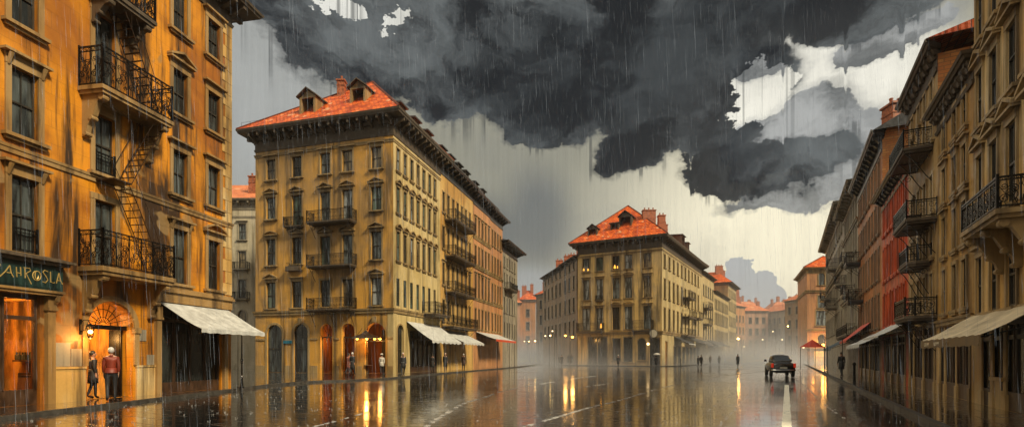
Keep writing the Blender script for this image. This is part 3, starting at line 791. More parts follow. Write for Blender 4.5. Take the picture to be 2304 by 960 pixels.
# painted centre line towards the street end
mb = MB()
y = 3.0
while y < 30:
    L = 3.0; w0 = 0.11
    n = 10; lft = []; rgt = []
    for k in range(n+1):
        yy = y+L*k/n; lft.append((0.5365*yy-w0-R.uniform(0, 0.02), yy)); rgt.append((0.5365*yy+w0+R.uniform(0, 0.02), yy))
    mb.face([(*p, 0.004) for p in lft[::-1]] + [(*p, 0.004) for p in rgt], 0); y += L+0.012
tag(mb.build('road_marking', M['paint']), kind='structure')
def gpt(px, py):
    Y = 1958.4/(py-800); return ((px-1152)/1152*Y, Y)
def strip(pix, w, gapp=0.25, wob=0.5):
    w *= 0.7
    P = curve_pts([gpt(*p) for p in pix], 10); mb = MB(); on = True
    for i in range(len(P)-1):
        if R.random() < gapp: continue
        a, b = Vector(P[i]), Vector(P[i+1]); d = (b-a).normalized(); n = Vector((-d.y, d.x))
        b = a+(b-a)*0.985
        wa, wb = w*R.uniform(1-wob, 1+wob), w*R.uniform(1-wob, 1+wob)
        mb.hexa([(*(a-n*wa), -0.01), (*(b-n*wb), -0.01), (*(b+n*wb), -0.01), (*(a+n*wa), -0.01), (*(a-n*wa*.9), 0.010), (*(b-n*wb*.9), 0.010), (*(b+n*wb*.9), 0.010), (*(a+n*wa*.9), 0.010)], 0)
    tag(mb.build('road_seam', M['seam']), kind='structure')
strip([(930, 985), (960, 958), (1000, 932), (1045, 906), (1090, 893), (1150, 875), (1290, 851), (1340, 845)], 0.10)
strip([(1160, 965), (1220, 947), (1330, 915), (1400, 898), (1490, 871), (1560, 857), (1640, 843), (1735, 833)], 0.07, 0.2)
strip([(1235, 881), (1290, 873), (1370, 862)], 0.07, 0.3)
strip([(1420, 829), (1500, 830), (1580, 838), (1640, 841)], 0.07, 0.2)
strip([(1780, 846), (1810, 866), (1850, 905), (1900, 940)], 0.035, 0.3)
strip([(700, 960), (760, 945), (830, 925)], 0.05, 0.5)

# ================================================================== amber corner house on the left
def LX(y): return -18.38+0.172*y
L = Building('apartment_building', 'tall amber stucco house with a gilt shop sign, two ornate iron balconies and iron stairs', [(LX(11), 11), (LX(25.5), 25.5), (-27, 27.8), (-29.5, 13)], 18.7, 'amber', 'amber_trim', loc=(LX(18), 18, 0.12))
F0 = L.F[0]
def sy(y): return (y-11)*F0.L/14.5
L.facemat[1] = 'amber'
for yy, w, rows in (
    (13.1, 0.8, [(4.95, 2.4, 'console'), (8.65, 2.1, 'console'), (12.15, 2.0, 'console'), (15.8, 1.9, 'cornice')]),
    (16.35, 0.78, [(4.98, 2.38, 'console'), (8.65, 2.12, 'console'), (12.15, 2.0, 'console'), (15.8, 1.9, 'cornice')]),
    (19.0, 0.80, [(4.90, 2.5, 'plain'), (8.40, 2.15, 'cornice'), (11.25, 3.0, 'cornice'), (15.0, 2.5, 'cornice')]),
    (22.4, 0.76, [(4.85, 2.35, 'console'), (8.70, 1.90, 'cornice'), (12.20, 1.90, 'pediment'), (15.8, 1.9, 'cornice')]),
    (24.35, 0.76, [(4.85, 2.30, 'segment'), (8.77, 1.90, 'cornice'), (12.3, 1.85, 'cornice'), (15.8, 1.75, 'cornice')])):
    for z, h, st in rows: L.win(0, s=sy(yy), z=z, w=w, h=h, style=st, fw=0.17, glass='glass_black')
L.win(0, s=sy(15.35), z=0.121, w=2.95, h=3.55, open=True, d=0.35)
L.win(0, s=sy(19.25), z=0.121, w=1.85, h=3.62, arch=True, open=True, d=0.5)
L.win(0, s=sy(23.1), z=0.121, w=3.5, h=3.85, open=True, d=0.35)
L.finish()
root = L.root
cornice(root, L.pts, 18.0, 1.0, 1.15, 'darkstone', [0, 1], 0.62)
flat_roof(root, L.pts, 19.16, 'slate', 1.5, 3.0, 0.9)
band(root, L.pts, 8.02, 0.24, 0.09, 'amber_trim', [0]); 
mb = MB(); T = F0.T()
mb.box(sy(21.1), F0.L+0.02, -0.06, 0.05, 3.98, 4.40, 0, T); mb.box(sy(21.1)-0.05, F0.L+0.08, -0.16, 0.05, 4.402, 4.52, 0, T); mb.box(sy(21.1), F0.L+0.04, -0.10, 0.05, 4.522, 4.62, 0, T)
mb.build('string_course', M['amber_trim'], root)
# quoins on the street corner
mb = MB()
z = 4.7; k = 0
while z < 17.6:
    a = 0.42 if k % 2 else 0.62
    mb.box(F0.L-a, F0.L+0.03, -0.03, 0.3, z, z+0.56, 0, T); z += 0.58; k += 1
mb.build('quoins', M['sand'], root)
# stone plinth blocks and pilasters of the ground floor
for a, b in ((16.95, 18.28), (20.22, 21.25)):
    mb = MB(); mb.box(sy(a)+0.04, sy(b)-0.04, -0.07, 0.05, 0.12, 1.25, 0, T); mb.box(sy(a)+0.02, sy(b)-0.02, -0.10, 0.05, 1.252, 1.33, 0, T)
    mb.build('plinth', M['sand'], root)
for a, b, z0, z1 in ((17.1, 17.75, 1.34, 2.15), (17.78, 18.22, 1.34, 1.95), (20.3, 20.72, 2.3, 2.75), (20.75, 21.1, 1.34, 1.75)):
    mb = MB(); mb.box(sy(a), sy(b), -0.025, 0.03, z0, z1, 0, T); mb.build('stone_block', M['stone'], root)
mb = MB()      # archivolt and capitals of the doorway
sc_ = sy(19.25)
r0, r1, N, sp = 0.93, 1.13, 16, 0.12+3.62-0.925
for k in range(N):
    a, b = PI*k/N, PI*(k+1)/N
    q = [(r0, a), (r1, a), (r1, b), (r0, b)]
    mb.hexa([T(sc_+r*math.cos(t), y, sp+r*math.sin(t)) for y in (-0.07, 0.02) for r, t in q], 0)
for sx in (-1, 1):
    x = sc_+sx*1.03; mb.box(x-0.10, x+0.10, -0.08, 0.02, 1.34, sp-0.22, 0, T); mb.box(x-0.14, x+0.14, -0.13, 0.02, sp-0.218, sp-0.002, 0, T)
mb.build('door_surround', M['amber_trim'], root)
for yy in (17.05, 21.2, 25.0):
    mb = MB(); mb.box(sy(yy)-0.12, sy(yy)+0.12, -0.16, 0.02, 0.121, 3.2, 0, T); mb.box(sy(yy)-0.16, sy(yy)+0.16, -0.22, 0.02, 3.202, 3.30, 0, T); mb.box(sy(yy)-0.14, sy(yy)+0.14, -0.19, 0.02, 3.302, 3.75, 0, T)
    mb.build('pilaster', M['amber_trim'], root)
def room(root, F, s0, s1, z0, z1, dep, wallm, floorm, y0=0.36, name='interior'):
    mb = MB(); T = F.T()
    A = lambda *p: T(*p)
    mb.face([T(s0, y0+dep, z0), T(s1, y0+dep, z0), T(s1, y0+dep, z1), T(s0, y0+dep, z1)], 0, [(s0, z0), (s1, z0), (s1, z1), (s0, z1)])
    mb.face([T(s0, y0, z0), T(s0, y0+dep, z0), T(s0, y0+dep, z1), T(s0, y0, z1)], 0)
    mb.face([T(s1, y0, z0), T(s1, y0, z1), T(s1, y0+dep, z1), T(s1, y0+dep, z0)], 0)
    mb.face([T(s0, y0, z1), T(s0, y0+dep, z1), T(s1, y0+dep, z1), T(s1, y0, z1)], 0)
    mb.face([T(s0, y0-0.3, z0+0.01), T(s1, y0-0.3, z0+0.01), T(s1, y0+dep, z0+0.01), T(s0, y0+dep, z0+0.01)], 1)
    return mb.build(name, [M[wallm], M[floorm]], root)
M['roomgold'] = plain('gold_room_wall', (0.55, 0.27, 0.05), 0.7, 0, 0.85, 1.6, 0.3, (1, 1, 0.25))  # strong colour contrast stands in for bright patches and shadows on the walls
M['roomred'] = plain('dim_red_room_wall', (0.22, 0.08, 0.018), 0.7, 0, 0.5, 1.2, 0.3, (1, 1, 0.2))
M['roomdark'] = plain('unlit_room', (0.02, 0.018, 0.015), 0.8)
M['floorwood'] = plain('room_floor', (0.22, 0.10, 0.04), 0.25, 0, 0.4, 5)
def clearglass():
    m = bpy.data.materials.new('shop_glass'); m.use_nodes = True; nt = m.node_tree; nt.nodes.clear()
    o = nt.nodes.new('ShaderNodeOutputMaterial'); mx = nt.nodes.new('ShaderNodeMixShader'); t = nt.nodes.new('ShaderNodeBsdfTransparent'); g = nt.nodes.new('ShaderNodeBsdfGlossy')
    g.inputs['Roughness'].default_value = 0.03; t.inputs['Color'].default_value = (0.93, 0.95, 0.94, 1)
    f = nt.nodes.new('ShaderNodeFresnel'); f.inputs['IOR'].default_value = 1.35
    nt.links.new(f.outputs[0], mx.inputs[0]); nt.links.new(t.outputs[0], mx.inputs[1]); nt.links.new(g.outputs[0], mx.inputs[2]); nt.links.new(mx.outputs[0], o.inputs[0]); return m
M['clear'] = clearglass()
def lamp(kind, loc, e, col=(1.0, 0.5, 0.16), size=0.12):
    d = bpy.data.lights.new('lamp_light', kind); d.energy = e; d.color = col
    if kind == 'POINT': d.shadow_soft_size = size
    o = bpy.data.objects.new('lamp_light', d); COL.objects.link(o); o.location = loc; return o
# shop at the far left
room(root, F0, sy(13.9), sy(18.15), 0.12, 3.67, 2.6, 'roomgold', 'floorwood')
mb = MB(); pn = MB()
s0, s1 = sy(15.35)-1.475, sy(15.35)+1.475
def shopfront(s0, s1, z1, nbay, F, wood='wood', sill=0.55, trans=0.75, glass='clear', r=None, base=0.12, y0=0.16):
    mb = MB(); T = F.T(); y1 = y0+(0.08 if y0 > 0.1 else 0.03)
    mb.box(s0, s1, y0-0.03, y1+0.02, base+0.002, base+sill, 0, T); mb.box(s0, s1, y0-0.05, y1, z1-0.14, z1-0.004, 0, T)
    mb.box(s0, s1, y0-0.04, y1, z1-trans-0.06, z1-trans+0.06, 0, T)
    for k in range(nbay+1):
        x = s0+(s1-s0)*k/nbay; w = 0.055
        a, b = max(s0+0.003, x-w), min(s1-0.003, x+w)
        mb.box(a, b, y0-0.02, y1, base+sill+0.001, z1-0.141, 0, T)
        mb.tube([((a+b)/2, y0-0.05, base+sill), ((a+b)/2, y0-0.05, z1-0.2)], 0.022, 6, 0, True, T)
    f = mb.build('shopfront', M[wood], r)
    p = MB(); p.box(s0+0.06, s1-0.06, y0+(0.03 if y0 > 0.1 else 0.012), y0+(0.04 if y0 > 0.1 else 0.02), base+sill+0.002, z1-0.142, 0, T); p.build('pane', M[glass], f); return f
shopfront(s0, s1, 3.67, 3, F0, r=root, sill=0.5)
for yy, dep, e in ((16.9, 1.6, 120), (15.2, 1.2, 60)):
    p = F0.pt(sy(yy), 0.36+dep, 2.9); lamp('POINT', (p[0], p[1], 2.7), e, (1.0, 0.47, 0.12), 0.1)
    b = MB(); b.tube([(p[0], p[1], 3.66), (p[0], p[1], 3.1)], 0.012, 4, 1); b.lathe([(0.03, 0.14), (0.10, 0.08), (0.15, 0.0), (0.14, -0.01), (0.04, -0.02)], 10, (p[0], p[1], 3.0), 1); b.ball((p[0], p[1], 2.98), 0.05, 8, 6, 0)
    b.build('ceiling_lamp', [M['lamp'], M['ironbrown']], root)
b = MB(); T = F0.T()
b.box(sy(18.0), sy(18.1), 0.55, 1.15, 2.1, 3.2, 0, T); b.box(sy(17.9), sy(18.1), 1.5, 2.4, 0.13, 1.1, 0, T); b.box(sy(17.8), sy(18.1), 1.4, 2.5, 1.5, 1.56, 0, T); b.build('interior_partition', M['wood'], root)
b = MB()
for k in range(26): b.lathe([(.03, 0), (.045, .02), (.04, .16), (.015, .2), (.015, .27)], 6, F0.pt(sy(17.85)+R.uniform(-.05, .05), 1.42+0.04*k, 1.565))
tag(b.build('bottles_on_shelf', M['glass_black'], root), kind='stuff')
# door passage
room(root, F0, sc_-0.93, sc_+0.93, 0.12, 4.2, 3.4, 'roomgold', 'pave', 0.5, 'passage')
b = MB(); b.box(sc_+0.80, sc_+0.86, 0.45, 1.0, 0.14, 2.72, 0, T)
for zz in (0.4, 1.6): b.box(sc_+0.785, sc_+0.80, 0.5, 0.95, zz, zz+0.95, 0, T)
b.build('door', M['iron'], root)
b = MB(); b.box(sc_-0.925, sc_+0.925, 0.30, 0.42, 2.70, 2.86, 0, T)
for k in range(1, 10):
    a = PI*k/10; b.tube([(sc_+0.12*math.cos(a), 0.36, 2.87+0.10*math.sin(a)), (sc_+0.90*math.cos(a), 0.36, 2.82+0.90*math.sin(a))], 0.012, 4, 0, True, T)
for r in (0.3, 0.6): b.tube([(sc_+r*math.cos(PI*k/12), 0.36, 2.86+r*math.sin(PI*k/12)) for k in range(13)], 0.012, 4, 0, True, T)
b.build('fanlight_grille', M['iron'], root)
p = F0.pt(sc_-0.45, 1.7, 2.7); lamp('POINT', (p[0], p[1], 2.4), 130, (1.0, 0.5, 0.14), 0.1)
b = MB(); b.tube([(p[0], p[1], 4.19), (p[0], p[1], 2.85)], 0.01, 4, 1); b.ball((p[0], p[1], 2.74), 0.09, 10, 6, 0); b.build('ceiling_lamp', [M['lamp'], M['iron']], root)
# dark shop behind the awning
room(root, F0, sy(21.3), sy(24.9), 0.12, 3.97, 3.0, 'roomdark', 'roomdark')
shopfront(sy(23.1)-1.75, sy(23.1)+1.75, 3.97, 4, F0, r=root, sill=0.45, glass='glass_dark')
# wall lantern beside the doorway
p = F0.pt(sc_-1.16, -0.42, 2.55)
lr = empty('wall_lantern', tuple(F0.pt(sc_-1.16, 0, 2.55)), 'small iron wall lantern glowing beside the arched doorway', 'lantern')
b = MB(); q = F0.T(sc_-1.16, 0, 2.55)
b.tube([(0, 0, 0.32), (0, -0.15, 0.42), (0, -0.34, 0.40), (0, -0.42, 0.28)], 0.016, 5, 0, True, q); b.tube([(0, 0, 0.0), (0, -0.2, 0.06), (0, -0.3, 0.3)], 0.012, 5, 0, True, q)
b.box(-0.05, 0.05, -0.02, 0.0, -0.1, 0.45, 0, q); b.build('bracket', M['iron'], lr)
b = MB(); b.lathe([(0.02, 0.30), (0.13, 0.19), (0.12, 0.18)], 6, p, 0); b.lathe([(0.08, -0.18), (0.09, -0.15), (0.07, -0.2), (0.02, -0.25)], 6, p, 0)
for k in range(6):
    a = PI/3*k; b.tube([(p[0]+0.08*math.cos(a), p[1]+0.08*math.sin(a), p[2]-0.16), (p[0]+0.12*math.cos(a), p[1]+0.12*math.sin(a), p[2]+0.19)], 0.008, 4, 0)
b.build('lantern_frame', M['iron'], lr)
b = MB(); b.ball((p[0], p[1], p[2]), 0.07, 10, 6); b.build('lamp_bulb', M['lamp'], lr)
lamp('POINT', F0.pt(sc_-1.16, -0.42, 2.25), 60, (1.0, 0.48, 0.12), 0.08)

# balconies and iron stairs
balcony(root, F0, sy(18.0), sy(21.1), 4.85, 1.05, 1.28, 'ornate', 'amber_trim', 'iron', 2, 0.30, 'stone', 1.35)
balcony(root, F0, sy(18.0), sy(21.0), 11.18, 1.05, 1.38, 'ornate', 'amber_trim', 'iron', 2, 0.26, 'stone', 1.45)
balcony(root, F0, sy(18.3), sy(20.3), 14.78, 0.95, 1.2, 'ornate', 'darkstone', 'iron', 2, 0.26, 'stone', 0.8)
def stair(y0, z0, y1, z1, w0=-0.12, w1=-0.80, name='fire_escape_stair'):
    b = MB(); n = int(abs(z1-z0)/0.24)
    for w_ in (w0, w1):
        for dz, th in ((0, 0.016), (0.85, 0.011)):
            pts = [(sy(y0+(y1-y0)*t), w_, z0+(z1-z0)*t+dz+0.12*math.sin(PI*t)) for t in (0, .25, .5, .75, 1)]
            b.tube(pts, th, 4, 0, True, F0.T())
        for k in range(0, n, 3):
            t = k/n; s = sy(y0+(y1-y0)*t); zz = z0+(z1-z0)*t+0.12*math.sin(PI*t); b.tube([(s, w_, zz), (s, w_, zz+0.85)], 0.012, 4, 0, True, F0.T())
    for k in range(1, n):
        t = k/n; s = sy(y0+(y1-y0)*t); zz = z0+(z1-z0)*t+0.12*math.sin(PI*t)
        b.box(s-0.035, s+0.035, w1, w0, zz-0.009, zz+0.009, 0, F0.T())
    return b.build(name, M['ironbrown'], root)
stair(20.85, 10.9, 19.35, 8.15); stair(19.2, 8.15, 20.75, 4.9); stair(19.0, 14.6, 20.6, 11.2)
b = MB(); b.box(sy(18.6), sy(19.3), -0.85, 0.0, 8.08, 8.13, 0, F0.T()); b.build('landing', M['ironbrown'], root)
# window guard on the lower left window and on the middle one
for yy, z in ((16.35, 5.0), (19.0, 8.42)):
    b = MB(); a, c = F0.pt(sy(yy)-0.37, -0.02, 0)[:2], F0.pt(sy(yy)+0.37, -0.02, 0)[:2]; railing(b, [(a, c)], z, 0.75, 'bars', 0.012, 0.11); b.build('window_guard', M['iron'], root)
# sign board with gilt letters
sg = empty('shop_sign', F0.pt(sy(15.6), 0, 3.75), 'dark teal shop sign with gilt hand-painted letters over the lit shop window', 'sign')
b = MB(); S0, S1 = sy(13.6), sy(17.25)
b.box(S0, S1, -0.34, 0.0, 3.84, 4.66, 0, T); b.box(S0+0.04, S1-0.10, -0.355, -0.34, 3.90, 3.94, 0, T); b.box(S1-0.30, S1-0.24, -0.355, -0.34, 3.95, 4.60, 0, T); b.build('board', M['teal'], sg)
b = MB(); b.box(S0-0.1, S1+0.12, -0.50, 0.0, 4.663, 4.76, 0, T); b.box(S0-0.1, S1+0.22, -0.62, 0.0, 4.762, 4.84, 0, T); b.hexa([T(S0, -0.55, 4.842), T(S1+0.1, -0.55, 4.842), T(S1+0.1, 0, 4.842), T(S0, 0, 4.842), T(S0, -0.3, 4.93), T(S1, -0.3, 4.93), T(S1, 0, 4.95), T(S0, 0, 4.95)], 0)
b.build('hood', M['darkstone'], sg)
b = MB(); b.box(S0, S1+0.04, -0.40, 0.0, 3.76, 3.838, 0, T); b.box(S0, S1, -0.34, 0.0, 3.68, 3.758, 0, T)
b.tube([(S1-0.12, -0.34, 3.7), (S1-0.12, -0.28, 3.55), (S1-0.12, -0.16, 3.42), (S1-0.12, -0.14, 3.25)], [0.06, 0.08, 0.06, 0.04], 6, 0, True, T)
b.build('moulding', M['amber_trim'], sg)
# letters as bent gilt strokes; unit box 0..1
G = {'A': [[(-.55, -.15), (0.1, .45), (.5, 1)], [(.5, 1), (.62, .4), (.85, .05)], [(.2, .38), (.68, .38)]],
     'H': [[(.1, .95), (.18, .1)], [(.65, 1), (.7, .25)], [(.14, .5), (.68, .45)]],
     'R': [[(.15, .95), (.2, .1)], [(.0, 1), (.75, 1), (.85, .8), (.25, .5)], [(.3, .52), (.95, -.35)]],
     'O': [[(.5+.45*math.cos(t*PI/6), .45+.42*math.sin(t*PI/6)) for t in range(13)], [(.5+.18*math.cos(t*PI/6), .5+.36*math.sin(t*PI/6)) for t in range(4, 13)]],
     'S': [[(.85, .95), (.4, 1.05), (.15, .85), (.6, .5), (.85, .2), (.5, -.08), (.1, .0)]],
     'L': [[(.2, 1), (.25, .05), (.8, .0), (.85, .1)]], 'a': [[(.1, .0), (.45, .98)], [(.45, .98), (.62, .4), (.9, -.02)], [(.22, .3), (.66, .3)]],
     'U': [[(-.6, .3), (.1, 0.05), (.6, .1), (.75, .5), (.6, 1.15)], [(-.2, -.35), (.5, -.4)]], 'Y': [[(.0, .9), (.3, .6), (.6, 1.0)], [(.6, 1.0), (.3, .2)]]}
b = MB(); s = S1-2.30; hgt = 0.36
for ch, w_ in (('U', 0.34), ('Y', 0.30), ('A', 0.33), ('H', 0.25), ('R', 0.27), ('O', 0.32), ('S', 0.25), ('L', 0.22), ('a', 0.28)):
    for st in G[ch]: b.tube([(s+x*w_*0.86, -0.352, 4.10+y*hgt) for x, y in st], 0.0145, 4, 0, True, T)
    s += w_*0.9
b.build('lettering', M['goldleaf'], sg)

# ------------------------------------------------------------------ awnings
def awning(name, label, F, s0, s1, zt, p, zo, mat, val=None, vh=0.16, y0=0.0, group=None, arms=True, sag=0.05, flare=0.0, text=None, scallop=False):
    rt = empty(name, F.pt((s0+s1)/2, 0, zt), label, 'awning', group); mb = MB(); T = F.T()
    n = max(6, int((s1-s0)/0.22)); m = 6
    def P(i, j, dz=0):
        a = i/n; t = j/m; s = s0+(s1-s0)*a; ex = flare*t*(2*a-1)
        rip = 0.018*math.sin(i*2.1)*t + (0.02*math.sin(i*0.7+j) if 0 < j < m else 0)
        return T(s+ex, -y0-p*t, zt+(zo-zt)*t - sag*math.sin(PI*t) + rip + dz)
    for i in range(n):
        for j in range(m):
            mb.hexa([P(i, j+1, -0.012), P(i+1, j+1, -0.012), P(i+1, j, -0.012), P(i, j, -0.012), P(i, j+1), P(i+1, j+1), P(i+1, j), P(i, j)], 0)
    c = mb.build('canopy', M[mat], rt, smooth=False)
    v = MB()
    for i in range(n):
        a, b_ = P(i, m), P(i+1, m); dz = vh*(0.8+0.2*math.sin(i*1.3)) if scallop else vh; dz2 = vh*(0.8+0.2*math.sin((i+1)*1.3)) if scallop else vh
        nx, ny = F.n.x*0.012, F.n.y*0.012
        v.hexa([(a[0], a[1], a[2]-dz), (b_[0], b_[1], b_[2]-dz2), (b_[0]+nx, b_[1]+ny, b_[2]-dz2), (a[0]+nx, a[1]+ny, a[2]-dz), (a[0], a[1], a[2]-0.002), (b_[0], b_[1], b_[2]-0.002), (b_[0]+nx, b_[1]+ny, b_[2]-0.002), (a[0]+nx, a[1]+ny, a[2]-0.002)][:4][::-1] + [(a[0], a[1], a[2]-0.002), (b_[0], b_[1], b_[2]-0.002), (b_[0]+nx, b_[1]+ny, b_[2]-0.002), (a[0]+nx, a[1]+ny, a[2]-0.002)][::-1], 0)
    v.build('valance', M[val or mat], rt)
    if arms:
        for s in (s0+0.1, s1-0.1):
            q = MB(); q.tube([T(s, -0.02, zt-0.55), T(s, -y0-p+0.06, zo-0.05)], 0.018, 5, 0); q.tube([T(s, -0.02, zt-0.05), T(s, -0.02, zt-0.6)], 0.02, 5, 0); q.build('arm', M['iron'], rt)
    return rt
awning('awning', 'pale grey canvas awning beside the arched doorway, reaching over its slim iron post', F0, sy(21.35), sy(25.3), 3.95, 2.0, 2.83, 'awning', vh=0.17, scallop=False)
# slim iron post under the awning
pr = empty('iron_post', (-13.35, 25.3, 0.12), 'slim black turned iron post standing on the kerb beneath the grey awning', 'post')
b = MB(); b.lathe([(0.10, 0), (0.11, 0.05), (0.07, 0.10), (0.05, 0.5), (0.07, 0.55), (0.04, 0.62), (0.03, 1.2), (0.065, 1.26), (0.05, 1.32), (0.07, 1.38), (0.03, 1.46), (0.022, 2.6), (0.04, 2.63), (0.01, 2.70)], 10, (-13.35, 25.3, 0.12)); b.build('shaft', M['iron'], pr)
pr = empty('iron_rod', (-13.7, 25.6, 0.12), 'thin plain iron rod beneath the outer end of the grey awning', 'post')
b = MB(); b.tube([(-13.7, 25.6, 0.12), (-13.7, 25.6, 2.75)], 0.014, 5); b.lathe([(0.05, 0), (0.03, 0.04)], 8, (-13.7, 25.6, 0.12)); b.build('shaft', M['iron'], pr)

# ================================================================== corner house with the red hipped roof
BP, BQ = (-24.8, 49.5), (-10.55, 45.5)
def BR(t): return (-10.55+0.264*t, 45.5+t)
bB = Building('corner_house', 'ochre corner house with arcade and orange tiled hip roof, left of the far street', [BP, BQ, BR(10.3), (-22.1, 59.8)], 22.6, 'ochre', 'ochre_trim', loc=(-17, 50, 0.12))
fb, fr = bB.F[0], bB.F[1]; bB.facemat[1] = 'cream'
cols = [s_at(fb, x) for x in (610, 668, 732, 782, 847)]
rows = [(6.25, 2.45), (10.35, 2.5), (14.75, 2.1), (18.5, 1.95)]
for ci, s in enumerate(cols):
    for ri, (z, h) in enumerate(rows):
        st = 'cornice' if ri == 3 else 'pediment'
        if ri == 0 and ci in (2, 3): st = 'plain'
        if ri == 1 and ci in (0,): st = 'segment'
        if ri == 0 and ci in (1,): st = 'cornice'
        hh, zz = h, z
        if ci in (2, 3) and ri in (1, 2): zz, hh = (9.95, 2.8) if ri == 1 else (13.95, 2.9)
        if ci == 1 and ri == 2: zz, hh = 13.9, 2.9
        g = 'litdim' if False else ('glass' if (ci+ri) % 3 else 'glass_green')
        bB.win(0, s=s, z=zz, w=1.05, h=hh, style=st, glass=g, fw=0.15)
for pc, w, op in ((618, 1.7, 0), (677, 1.55, 0), (734, 1.3, 1), (783, 1.35, 1), (844, 2.1, 1)):
    bB.win(0, s=s_at(fb, pc), z=0.121, w=w, h=4.55, arch=True, open=bool(op), name='archway_glazing', glass='glass_black', style='plain', fw=0.22, d=0.5, mull=1)
ss = [0.9+1.38*k for k in range(7)]
for k, s in enumerate(ss):
    for z, h, st in ((6.2, 2.5, 'bare'), (10.3, 2.6, 'segment'), (14.6, 2.3, 'pediment'), (18.4, 2.0, 'plain')):
        bB.win(1, s=s, z=z, w=0.62, h=h, style=st, fw=0.10, glass='glass_green', rd=0.05)
bB.win(1, s=1.3, z=0.121, w=1.1, h=4.4, arch=True, name='archway_glazing', glass='glass_dark', style='plain', fw=0.15)
bB.win(1, s=6.6, z=0.121, w=6.6, h=4.0, open=True, d=0.4)
bB.finish()
r = bB.root
room(r, fb, s_at(fb, 715), s_at(fb, 870), 0.12, 4.75, 4.0, 'roomred', 'floorwood', 0.5)
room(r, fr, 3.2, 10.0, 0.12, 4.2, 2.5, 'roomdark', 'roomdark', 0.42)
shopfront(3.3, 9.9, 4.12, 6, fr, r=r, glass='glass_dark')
for pc, w in ((734, 1.3), (783, 1.35), (844, 2.1)):      # iron glazing bars in the lit arches
    s = s_at(fb, pc); b = MB(); T = fb.T(s, 0, 0.122); h_ = 4.55-w/2
    b.box(-w/2, w/2, 0.30, 0.36, h_-0.62, h_-0.52, 0, T)
    for x in (-w/2+0.03, -w/6, w/6, w/2-0.03): b.box(x-0.03, x+0.03, 0.30, 0.36, 0.0 if abs(x) > w/4 else 2.9, h_-0.621, 0, T)
    for k in range(1, 5): a = PI*k/5; b.tube([(0, 0.33, h_-0.52), (w/2*math.cos(a), 0.33, h_+w/2*math.sin(a))], 0.02, 4, 0, True, T)
    b.build('archway_frame', M['sash'], r)
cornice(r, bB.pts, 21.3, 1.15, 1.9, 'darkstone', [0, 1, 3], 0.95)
band(r, bB.pts, 5.55, 0.42, 0.18, 'ochre_trim', [0, 1, 3]); band(r, bB.pts, 20.75, 0.25, 0.10, 'ochre_trim', [0, 1, 3])
# impost line of the arcade, cut at the arches
edges = sorted([(s_at(fb, pc)-w/2-0.24, s_at(fb, pc)+w/2+0.24) for pc, w in ((618, 1.7), (677, 1.55), (734, 1.3), (783, 1.35), (844, 2.1))])
x = 0.0
for a, c in edges + [(fb.L, fb.L)]:
    if a > x+0.05:
        b = MB(); b.box(x+0.01, a-0.005, -0.07, 0.03, 3.2, 3.36, 0, fb.T()); b.build('impost_course', M['ochre_trim'], r); b = MB(); b.box(x+0.03, a-0.03, -0.05, 0.03, 0.121, 0.8, 0, fb.T()); b.build('plinth', M['ochre_trim'], r)
    x = c
b = MB(); b.box(fb.L-0.55, fb.L+0.04, -0.04, 0.02, 0.121, 5.54, 0, fb.T()); b.box(-0.04, 0.55, -0.04, 0.02, 0.121, 5.54, 0, fr.T())
b.build('corner_pilaster', M['cream'], r)
b = MB()
for pc in (677, 844): 
    s = s_at(fb, pc); b.prism([(-0.14, 4.72), (0.14, 4.72), (0.22, 5.25), (-0.22, 5.25)], 0.0, 0.22, 0, T=lambda x, y, q, s=s: fb.pt(s+x, -q, y))
b.build('keystone', M['ochre_trim'], r)
rf = hip(r, bB.pts, 1.18, 23.22, (-14.2, 52.2, 29.6), (-13.2, 55.2, 29.4), 'tile')
dormer(rf, fb, s_at(fb, 690), 23.5, 1.75, 2.5, 3.4, 0.1, 'ochre_trim', 'darkstone'); dormer(rf, fb, s_at(fb, 792), 24.2, 1.65, 2.4, 3.4, 0.9, 'ochre_trim', 'darkstone')
chimney(rf, -16.9, 50.8, 27.6, 0.7, 0.7, 1.2, 1)
for k in range(3): dormer(rf, fr, 2.2+3.0*k, 23.4, 1.2, 1.5, 2.2, 0.2, 'darkstone', 'slate', False)
b = MB()   # thin rail on the left eave
pts = [fb.pt(-0.8+0.5*k, -0.9, 23.9) for k in range(9)]; b.tube(pts, 0.012, 4); [b.tube([q, (q[0], q[1], 23.2)], 0.012, 4) for q in pts[::2]]; b.build('roof_rail', M['iron'], rf)
s2, s3 = s_at(fb, 705), s_at(fb, 803)
for z in (13.9, 9.9): balcony(r, fb, s2, s3, z, 1.1, 1.0, 'mid', 'darkstone', 'iron', 2, 0.2, 'scroll', 1.1)
balcony(r, fb, s2, s3, 5.95, 1.1, 1.0, 'mid', 'darkstone', 'iron', 3, 0.2, 'scroll', 1.3)
balcony(r, fb, s_at(fb, 645), s_at(fb, 683), 13.85, 0.55, 0.85, 'mid', 'darkstone', 'iron', 2, 0.14, 'scroll', 0.5)
